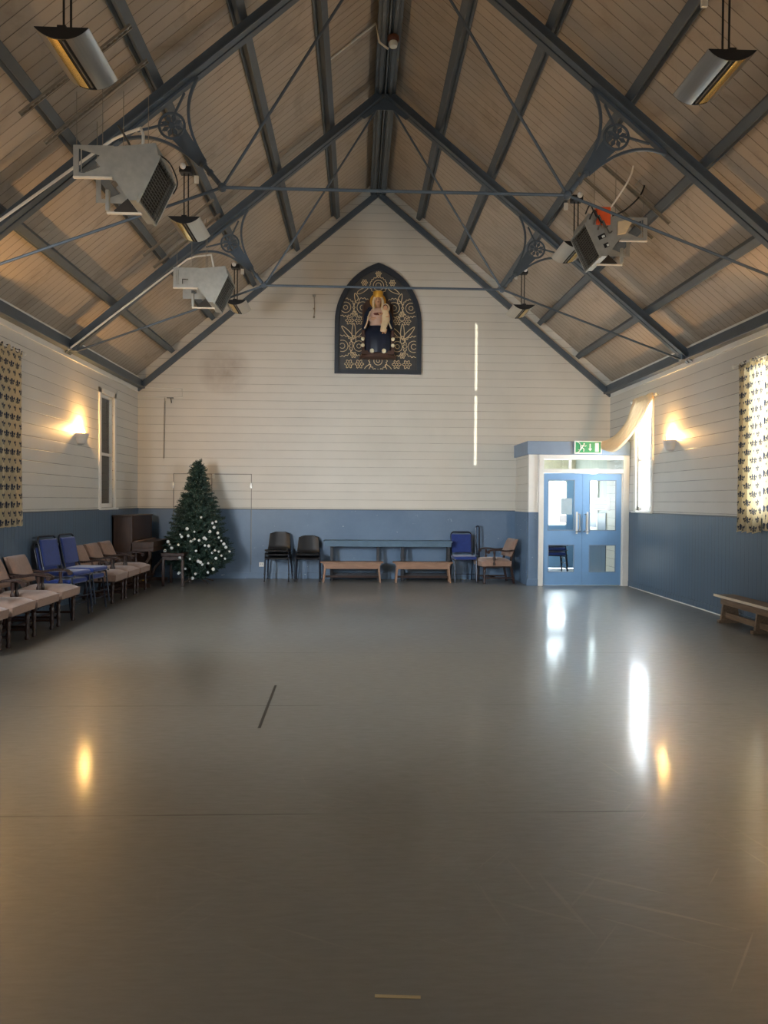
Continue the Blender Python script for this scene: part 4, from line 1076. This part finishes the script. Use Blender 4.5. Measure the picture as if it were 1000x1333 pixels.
def blue_chair():
    t = empty('stacking_chair', 'x', 'chair')
    m = MB(); m.box((0, -.0, .455), (.43, .43, .065)); m.build('seat', M['blue_fabric'], t, bevel=.028, seg=4)
    m = MB(); rot = Matrix.Rotation(-.17, 3, 'X'); m.box((0, .245, .71), (.385, .05, .36), rot); m.build('backrest', M['blue_fabric'], t, bevel=.022, seg=4)
    for s in (-1, 1):
        m = MB(); m.tube([(s * .205, -.235, 0), (s * .205, -.19, .41), (s * .205, .18, .425)], .0125, 8); m.build('front_leg', M['navy_frame'], t, smooth=True)
        m = MB(); m.tube([(s * .205, .27, 0), (s * .205, .17, .40)], .0125, 8); m.build('rear_leg', M['navy_frame'], t, smooth=True)
    m = MB(); pts = [V((-.205, .17, .42)), V((-.20, .21, .55)), V((-.198, .275, .86))]
    pts += [V((-.198 + .06 * (1 - math.cos(a)), .275 + .018 * math.sin(a), .86 + .065 * math.sin(a))) for a in [PI / 2 * i / 5 for i in range(1, 6)]]
    pts += [V((-p.x, p.y, p.z)) for p in pts[::-1]]
    m.tube(pts, .0125, 8); m.build('back_frame', M['navy_frame'], t, smooth=True)
    m = MB(); m.tube([(-.205, -.21, .16), (.205, -.21, .16)], .008, 6); m.build('stretcher', M['navy_frame'], t, smooth=True)
    m = MB()
    for s in (-1, 1): m.ball((s * .20, -.225, .43), .014, 8, 6)
    m.build('stud', M['chrome'], t, smooth=True)
    return t
bc = blue_chair()
BLB = [((-3.80, 9.74, 0), PI / 2 - .18, 'blue stacking chair, lower one of the near blue stack by the left wall'),
       ((-3.76, 9.75, .10), PI / 2 - .18, 'blue stacking chair on top of the near blue stack'),
       ((-3.76, 10.30, 0), PI / 2 - .12, 'blue stacking chair, lower one of the farther blue stack'),
       ((-3.72, 10.31, .10), PI / 2 - .12, 'blue stacking chair on top of the farther blue stack'),
       ((2.03, 13.92, 0), .05, 'single blue chair standing at the right end of the long table')]
for i, (l, r, lb) in enumerate(BLB):
    o = bc if i == 0 else copy_tree(bc)
    o.location = l; o.rotation_euler = (0, 0, r); o['label'] = lb
    if i < 4: o['group'] = 'blue stacking chairs along the left wall'
for i in range(3):
    o = copy_tree(bc); o.location = (4.08, 15.15, i * .10); o.rotation_euler = (0, 0, PI / 2)
    o['label'] = ['lowest of the blue chairs stacked in the lobby behind the door glass', 'middle of the blue chairs stacked in the lobby behind the door glass', 'topmost of the blue chairs stacked in the lobby behind the door glass'][i]; o['group'] = 'blue chairs in the lobby'

def black_chair():
    t = empty('stacking_chair', 'x', 'chair')
    m = MB()
    prof = [(-.235, .425), (-.215, .452), (-.12, .450), (.0, .438), (.12, .432), (.185, .445), (.215, .49), (.235, .56), (.262, .66), (.285, .75), (.29, .775)]
    pp = spline([(0, y, z) for y, z in prof], 3); n = len(pp) - 1
    def fn(u, v):
        k = v * n; i = min(int(k), n - 1); p = pp[i].lerp(pp[i + 1], k - i)
        w = .44 - .08 * max(0, v - .55) / .45
        e = abs(2 * u - 1)
        if v > .93: w *= 1 - .35 * ((v - .93) / .07) ** 2
        return V(((u - .5) * w, p.y - .035 * e ** 3 * (1 if v > .5 else 0), p.z + (.012 * e ** 4 if v < .5 else 0) - (.03 * e ** 5 if v > .9 else 0)))
    m.grid(16, 36, fn); m.build('shell', M['black_plastic'], t, smooth=True, solid=.007)
    for s in (-1, 1):
        m = MB(); m.tube([(s * .225, -.22, 0), (s * .215, -.185, .40), (s * .19, -.12, .42), (s * .19, .12, .415), (s * .215, .19, .40), (s * .235, .26, 0)], .0115, 8); m.build('leg_frame', M['navy_frame'], t, smooth=True)
        m = MB(); m.lathe([(.015, 0), (.015, .02)], (s * .225, -.22, 0), 8); m.lathe([(.015, 0), (.015, .02)], (s * .235, .26, 0), 8); m.build('foot', M['black'], t)
    m = MB(); m.tube([(-.19, -.1, .418), (.19, -.1, .418)], .010, 6); m.tube([(-.19, .1, .412), (.19, .1, .412)], .010, 6); m.build('crossbar', M['navy_frame'], t)
    return t
kc = black_chair(); first = True
KN = {3: ['lowest', 'middle', 'topmost'], 2: ['lower', 'upper']}
for x, y, rz, n, lb in ((-1.47, 13.98, -.03, 3, 'left-hand, taller black stack'), (-.91, 13.98, .02, 2, 'right-hand, shorter black stack')):
    for i in range(n):
        o = kc if first else copy_tree(kc); first = False
        o.location = (x, y - .008 * i, i * .068); o.rotation_euler = (0, 0, rz)
        o['label'] = 'black plastic chair, %s of the %s against blue wall' % (KN[n][i], lb); o['group'] = 'black plastic stacking chairs'

# long trestle table
t = empty('trestle_table', 'long blue-grey trestle table against the blue back wall behind the benches', 'table', (.60, 14.13, 0))
m = MB(); m.box((0, 0, .745), (2.44, .36, .032)); m.build('tabletop', M['table_top'], t, bevel=.006)
m = MB(); m.box((0, -.165, .69), (2.40, .02, .085)); m.box((0, .165, .69), (2.40, .02, .085)); m.build('apron', M['table_top'], t)
for cx in (-.63, .72):
    for dx in (-.44, .44):
        m = MB(); m.bar((cx + dx, -.13, 0), (cx + dx, -.06, .72), .05, .045, (0, 1, 0)); m.build('leg', M['table_leg'], t, bevel=.004)
        m = MB(); m.bar((cx + dx, .15, 0), (cx + dx, .08, .72), .05, .045, (0, 1, 0)); m.build('leg', M['table_leg'], t, bevel=.004)
    m = MB(); m.box((cx, .0, .085), (.88, .05, .10)); m.build('stretcher', M['table_leg'], t, bevel=.004)
def low_bench(x0, x1, y, label):
    t = empty('bench', label, 'bench', ((x0 + x1) / 2, y, 0), 0, 'low wooden benches by the back wall'); w = (x1 - x0) / 2
    m = MB(); m.box((0, 0, .37), (2 * w, .26, .022)); m.build('seat', M['bench'], t, bevel=.004)
    m = MB()
    for q in (-.10, .10): m.prism([(-w + .03, .36), (w - .03, .36), (w - .10, .25), (-w + .10, .25)], lambda u, v, d: (u, d, v), q - .01, q + .01)
    m.build('apron', M['bench'], t, bevel=.003)
    for sx in (-1, 1):
        for sy in (-1, 1): m = MB(); m.bar((sx * (w - .055), sy * .115, 0), (sx * (w - .09), sy * .09, .36), .03, .04, (0, 1, 0)); m.build('leg', M['bench'], t, bevel=.003)
    m = MB(); m.box((0, 0, .10), (2 * w - .18, .02, .04)); m.build('stretcher', M['wood_dark'], t)
    return t
low_bench(-.665, .50, 13.80, 'low wooden bench in front of the long table, next to black chairs')
low_bench(.68, 1.80, 13.79, 'low wooden bench in front of the long table, next to blue chair')
# loop shaped handle standing behind the armchair
t = empty('trolley_frame', 'tall narrow dark tube loop standing behind the facing-left armchair', 'trolley', (2.34, 14.20, 0))
pts = [(-.035, 0, .02)] + [(-.035, .02, .95)] + [(-.035 * math.cos(a), .022, 1.0 + .04 * math.sin(a)) for a in [PI * i / 8 for i in range(9)]] + [(.035, .02, .95), (.03, 0, .02)]
m = MB(); m.tube(pts, .014, 8); m.build('loop_handle', M['navy_frame'], t, smooth=True)
m = MB(); m.box((0, -.06, .012), (.10, .24, .024)); m.build('toe_plate', M['navy_frame'], t)
m = MB(); m.tube([(-.035, .015, .5), (.035, .015, .5)], .010, 6); m.build('crossbar', M['navy_frame'], t)

# bench on the right wall
t = empty('gym_bench', 'long low worn wooden bench against the right wall', 'bench', (4.74, 8.05, 0))
m = MB(); m.box((0, 0, .33), (.26, 2.6, .028)); m.build('seat', M['bench_old'], t, bevel=.004)
m = MB(); m.box((-.13, 0, .335), (.008, 2.62, .030)); m.build('edge_strip', M['bench_edge'], t)
m = MB(); m.box((-.085, 0, .275), (.022, 2.4, .08)); m.build('apron', M['bench_old'], t)
for y in (1.15, .35, -.45, -1.15):
    m = MB(); m.prism([(-.085, .315), (.085, .315), (.12, .03), (-.12, .03)], lambda u, v, d: (u, y + d, v), -.016, .016); m.build('leg', M['bench_old'], t, bevel=.003)
    m = MB(); m.box((0, y, .02), (.30, .06, .04)); m.build('foot', M['bench_old'], t, bevel=.004)
m = MB(); m.box((-.05, 0, .10), (.025, 2.4, .07)); m.build('stretcher', M['bench_old'], t, bevel=.003)

# piano: back against the left wall, keyboard towards +x
t = empty('upright_piano', 'brown upright piano in the back left corner beside the tree', 'piano', (XL + .03, 12.78, 0))
Lp, Dp, Hp = 1.22, .34, 1.235
m = MB(); m.mm((0, 0, .06), (Dp, .035, Hp - .02)); m.mm((0, Lp - .035, .06), (Dp, Lp, Hp - .02)); m.mm((0, 0, .06), (.03, Lp, Hp - .02)); m.mm((0, 0, .0), (Dp + .02, Lp, .10)); m.build('case', M['piano'], t, bevel=.004)
m = MB(); m.mm((-.005, -.012, Hp - .02), (Dp + .015, Lp + .012, Hp + .005)); m.build('lid', M['piano'], t, bevel=.006)
m = MB(); m.mm((Dp - .03, .035, .80), (Dp - .01, Lp - .035, Hp - .02)); m.build('upper_panel', M['piano'], t)
m = MB(); m.mm((Dp - .05, .035, .10), (Dp - .03, Lp - .035, .62)); m.build('lower_panel', M['piano'], t)
m = MB(); m.mm((Dp - .03, .0, .62), (Dp + .36, Lp, .68)); m.mm((Dp - .03, 0, .68), (Dp + .36, .05, .78)); m.mm((Dp - .03, Lp - .05, .68), (Dp + .36, Lp, .78)); m.build('key_bed', M['piano'], t, bevel=.006)
m = MB(); m.mm((Dp - .03, .05, .765), (Dp + .34, Lp - .05, .785)); m.mm((Dp + .335, .05, .69), (Dp + .35, Lp - .05, .785)); m.build('fallboard', M['piano'], t, bevel=.004)
m = MB(); m.mm((Dp + .02, .04, .785), (Dp + .08, Lp - .04, .80)); m.build('hinge_strip', M['ivory'] if False else M['bench'], t)
for y in (.03, Lp - .03):
    m = MB(); pts = spline([(Dp + .29, y, .62), (Dp + .28, y, .5), (Dp + .16, y, .34), (Dp + .06, y, .22), (Dp + .02, y, .10)], 5)
    for i in range(len(pts) - 1): m.bar(pts[i], pts[i + 1], .045, .05, (0, 1, 0))
    m.mm((Dp - .02, y - .03, 0), (Dp + .30, y + .03, .06)); m.build('console_leg', M['piano'], t, bevel=.004)
m = MB()
for y in (.55, .67): m.mm((Dp - .03, y - .02, .06), (Dp + .06, y + .02, .075))
m.build('pedal', M['gilt'], t)
# piano stool
t = empty('piano_stool', 'dark square wooden stool between the piano and the tree', 'stool', (-3.20, 13.30, 0))
m = MB(); m.box((0, 0, .55), (.40, .62, .06)); m.build('seat', M['wood_dark'], t, bevel=.01)
m = MB(); m.box((0, 0, .49), (.36, .58, .07)); m.build('apron', M['wood_dark'], t)
for sx in (-1, 1):
    for sy in (-1, 1): m = MB(); m.bar((sx * .17, sy * .28, 0), (sx * .165, sy * .27, .5), .045, .045, (0, 1, 0)); m.build('leg', M['wood_dark'], t, bevel=.004)

# ------------------------------------------------------------------ christmas tree
TX, TY = -2.90, 13.62
t = empty('christmas_tree', 'artificial green Christmas tree standing before the back wall', 'christmas tree', (TX, TY, 0))
m = MB(); m.tube([(0, 0, .05), (0, 0, 1.2), (0, 0, 2.15)], [.03, .022, .008], 8); m.build('trunk', M['bark'], t, smooth=True)
for k in range(4):
    a = PI / 4 + k * PI / 2; m = MB(); m.tube([(0, 0, .14), (.16 * math.cos(a), .16 * math.sin(a), .06), (.34 * math.cos(a), .34 * math.sin(a), .012)], .012, 6); m.build('stand_leg', M['bark'], t, smooth=True)
RP = [(.06, .10), (.14, .30), (.26, .52), (.42, .63), (.58, .62), (.80, .555), (1.05, .48), (1.25, .42), (1.5, .32), (1.72, .235), (1.9, .17), (2.05, .115), (2.2, .02)]
def trad(z):
    for (a, ra), (b, rb) in zip(RP, RP[1:]):
        if a <= z <= b: return ra + (rb - ra) * (z - a) / (b - a)
    return .01
fol = MB(); rnd = random.Random(3)
def sprig(p, d, L, nn):
    d = d.normalized(); x = d.orthogonal().normalized(); y = d.cross(x); vs = []; fs = []
    for i in range(nn):
        q = i / nn; a = rnd.random() * 2 * PI; c = p + d * (L * q); nl = .062 * (1 - .45 * q) * rnd.uniform(.8, 1.2)
        e = (x * math.cos(a) + y * math.sin(a)) * .85 + d * .6; e.normalize()
        w = e.cross(d).normalized() * .0045; tip = c + e * nl; b = len(vs)
        vs += [c - w, c + w, tip + w * .5, tip - w * .5]; fs.append((b, b + 1, b + 2, b + 3))
    w = x * .004; b = len(vs); vs += [p - w, p + w, p + d * L + w, p + d * L - w]; fs.append((b, b + 1, b + 2, b + 3))
    fol.add(vs, fs)
zt_, lay = .10, 0
while zt_ < 2.16:
    R0 = trad(zt_); nb = max(5, int(13 + R0 * 26)); 
    for k in range(nb):
        a = 2 * PI * (k + rnd.random() * .7) / nb + lay * .4; R1 = R0 * rnd.uniform(.82, 1.06)
        out = V((math.cos(a), math.sin(a), 0)); z0 = zt_ + rnd.uniform(-.03, .03)
        base = V((0, 0, z0 + R1 * .12)); tip = out * R1 + V((0, 0, z0 + .015))
        nS = max(2, int(R1 / .085))
        for j in range(nS):
            q = (j + .6) / nS
            if q < .3: continue
            p = base.lerp(tip, q); side = V((-out.y, out.x, 0)) * rnd.uniform(-.9, .9)
            sprig(p - out * .07, out + side * .75 + V((0, 0, rnd.uniform(-.1, .5))), .14 * rnd.uniform(.8, 1.15), 20)
        sprig(tip - out * .12, out + V((0, 0, rnd.uniform(.0, .4))), .14, 22)
    zt_ += .078; lay += 1
for k in range(7): sprig(V((0, 0, 2.05 + .01 * k)), V((rnd.uniform(-.5, .5), rnd.uniform(-.5, .5), 1)), .16, 22)
fol.build('foliage', M['needle'], t)
# baubles: brighter ones seen in the photo (offset from the trunk in x, height), then a scatter
bm0 = None
spotsb = [(-.74 + .03, .70), (-.45, .76), (-.40, .72), (-.50, .60), (-.43, .55), (-.53, .52), (-.50, .48), (-.05, .88), (.0, .78), (.04, .80), (.06, .82), (.14, .80), (.22, .84), (.25, .82), (.05, .95), (-.20, .90), (-.17, .86), (-.22, .72), (.30, .95), (.36, 1.02), (.42, .92), (.44, .84), (.30, .70), (.24, .71), (.48, .78), (.52, .72), (.55, .66), (.46, .60), (.40, .62), (.42, .48), (.55, .46), (.50, .52), (.18, .42), (.20, .38), (.14, .44), (.30, .40), (-.24, .22), (-.28, .19), (-.22, .17), (-.05, .10), (.05, .20), (-.10, .30), (.0, .48), (-.18, .50), (.15, 1.20), (.33, 1.10), (.38, 1.12), (-.08, 1.0), (.10, .62), (.36, .58), (-.35, .66), (.26, .22), (.36, .28), (.60, .58)]
baub = MB(); baub.ball((0, 0, 0), .028, 12, 8)
for i, (bx, bz) in enumerate(spotsb):
    R = trad(bz) * .99; bx = max(-R, min(R, bx)); by = -math.sqrt(max(0, R * R - bx * bx)) - .01
    if bm0 is None:
        o = bm0 = empty('bauble', 'small white bauble hanging in the green Christmas tree branches', 'bauble', (0, 0, 0), 0, 'white baubles on the Christmas tree')
        b = baub.build('ball', M['bauble'], o, smooth=True); c = MB(); c.lathe([(.008, .026), (.008, .036)], n=8); c.build('cap', M['chrome'], o)
    else: o = copy_tree(bm0)
    s = rnd.uniform(.65, 1.15); o.scale = (s, s, s); o.location = (TX + bx, TY + by, bz)

# ------------------------------------------------------------------ marks on the floor
m = MB(); m.bar((-.655, 6.07, .0008), (-.64, 4.93, .0008), .02, .0012); tag(m.build('floor_strip', M['tape']), 'dark narrow tape strip on the floor left of centre', 'tape')
m = MB(); m.bar((.065, 2.245, .0008), (.205, 2.235, .0008), .014, .0012); tag(m.build('floor_strip', M['worn_pale']), 'short pale worn mark on the floor nearest the camera', 'tape')  # pale worn floor patch, added as a thin strip

# ------------------------------------------------------------------ world and view
w = bpy.data.worlds.new('world'); SC.world = w; w.use_nodes = True
w.node_tree.nodes['Background'].inputs[0].default_value = (0.86, 0.93, 1.0, 1); w.node_tree.nodes['Background'].inputs[1].default_value = 5.0
SC.view_settings.view_transform = 'Standard'; SC.view_settings.look = 'None'
SC.view_settings.exposure = 0.95; SC.view_settings.gamma = 1.0; SC.view_settings.use_curve_mapping = False
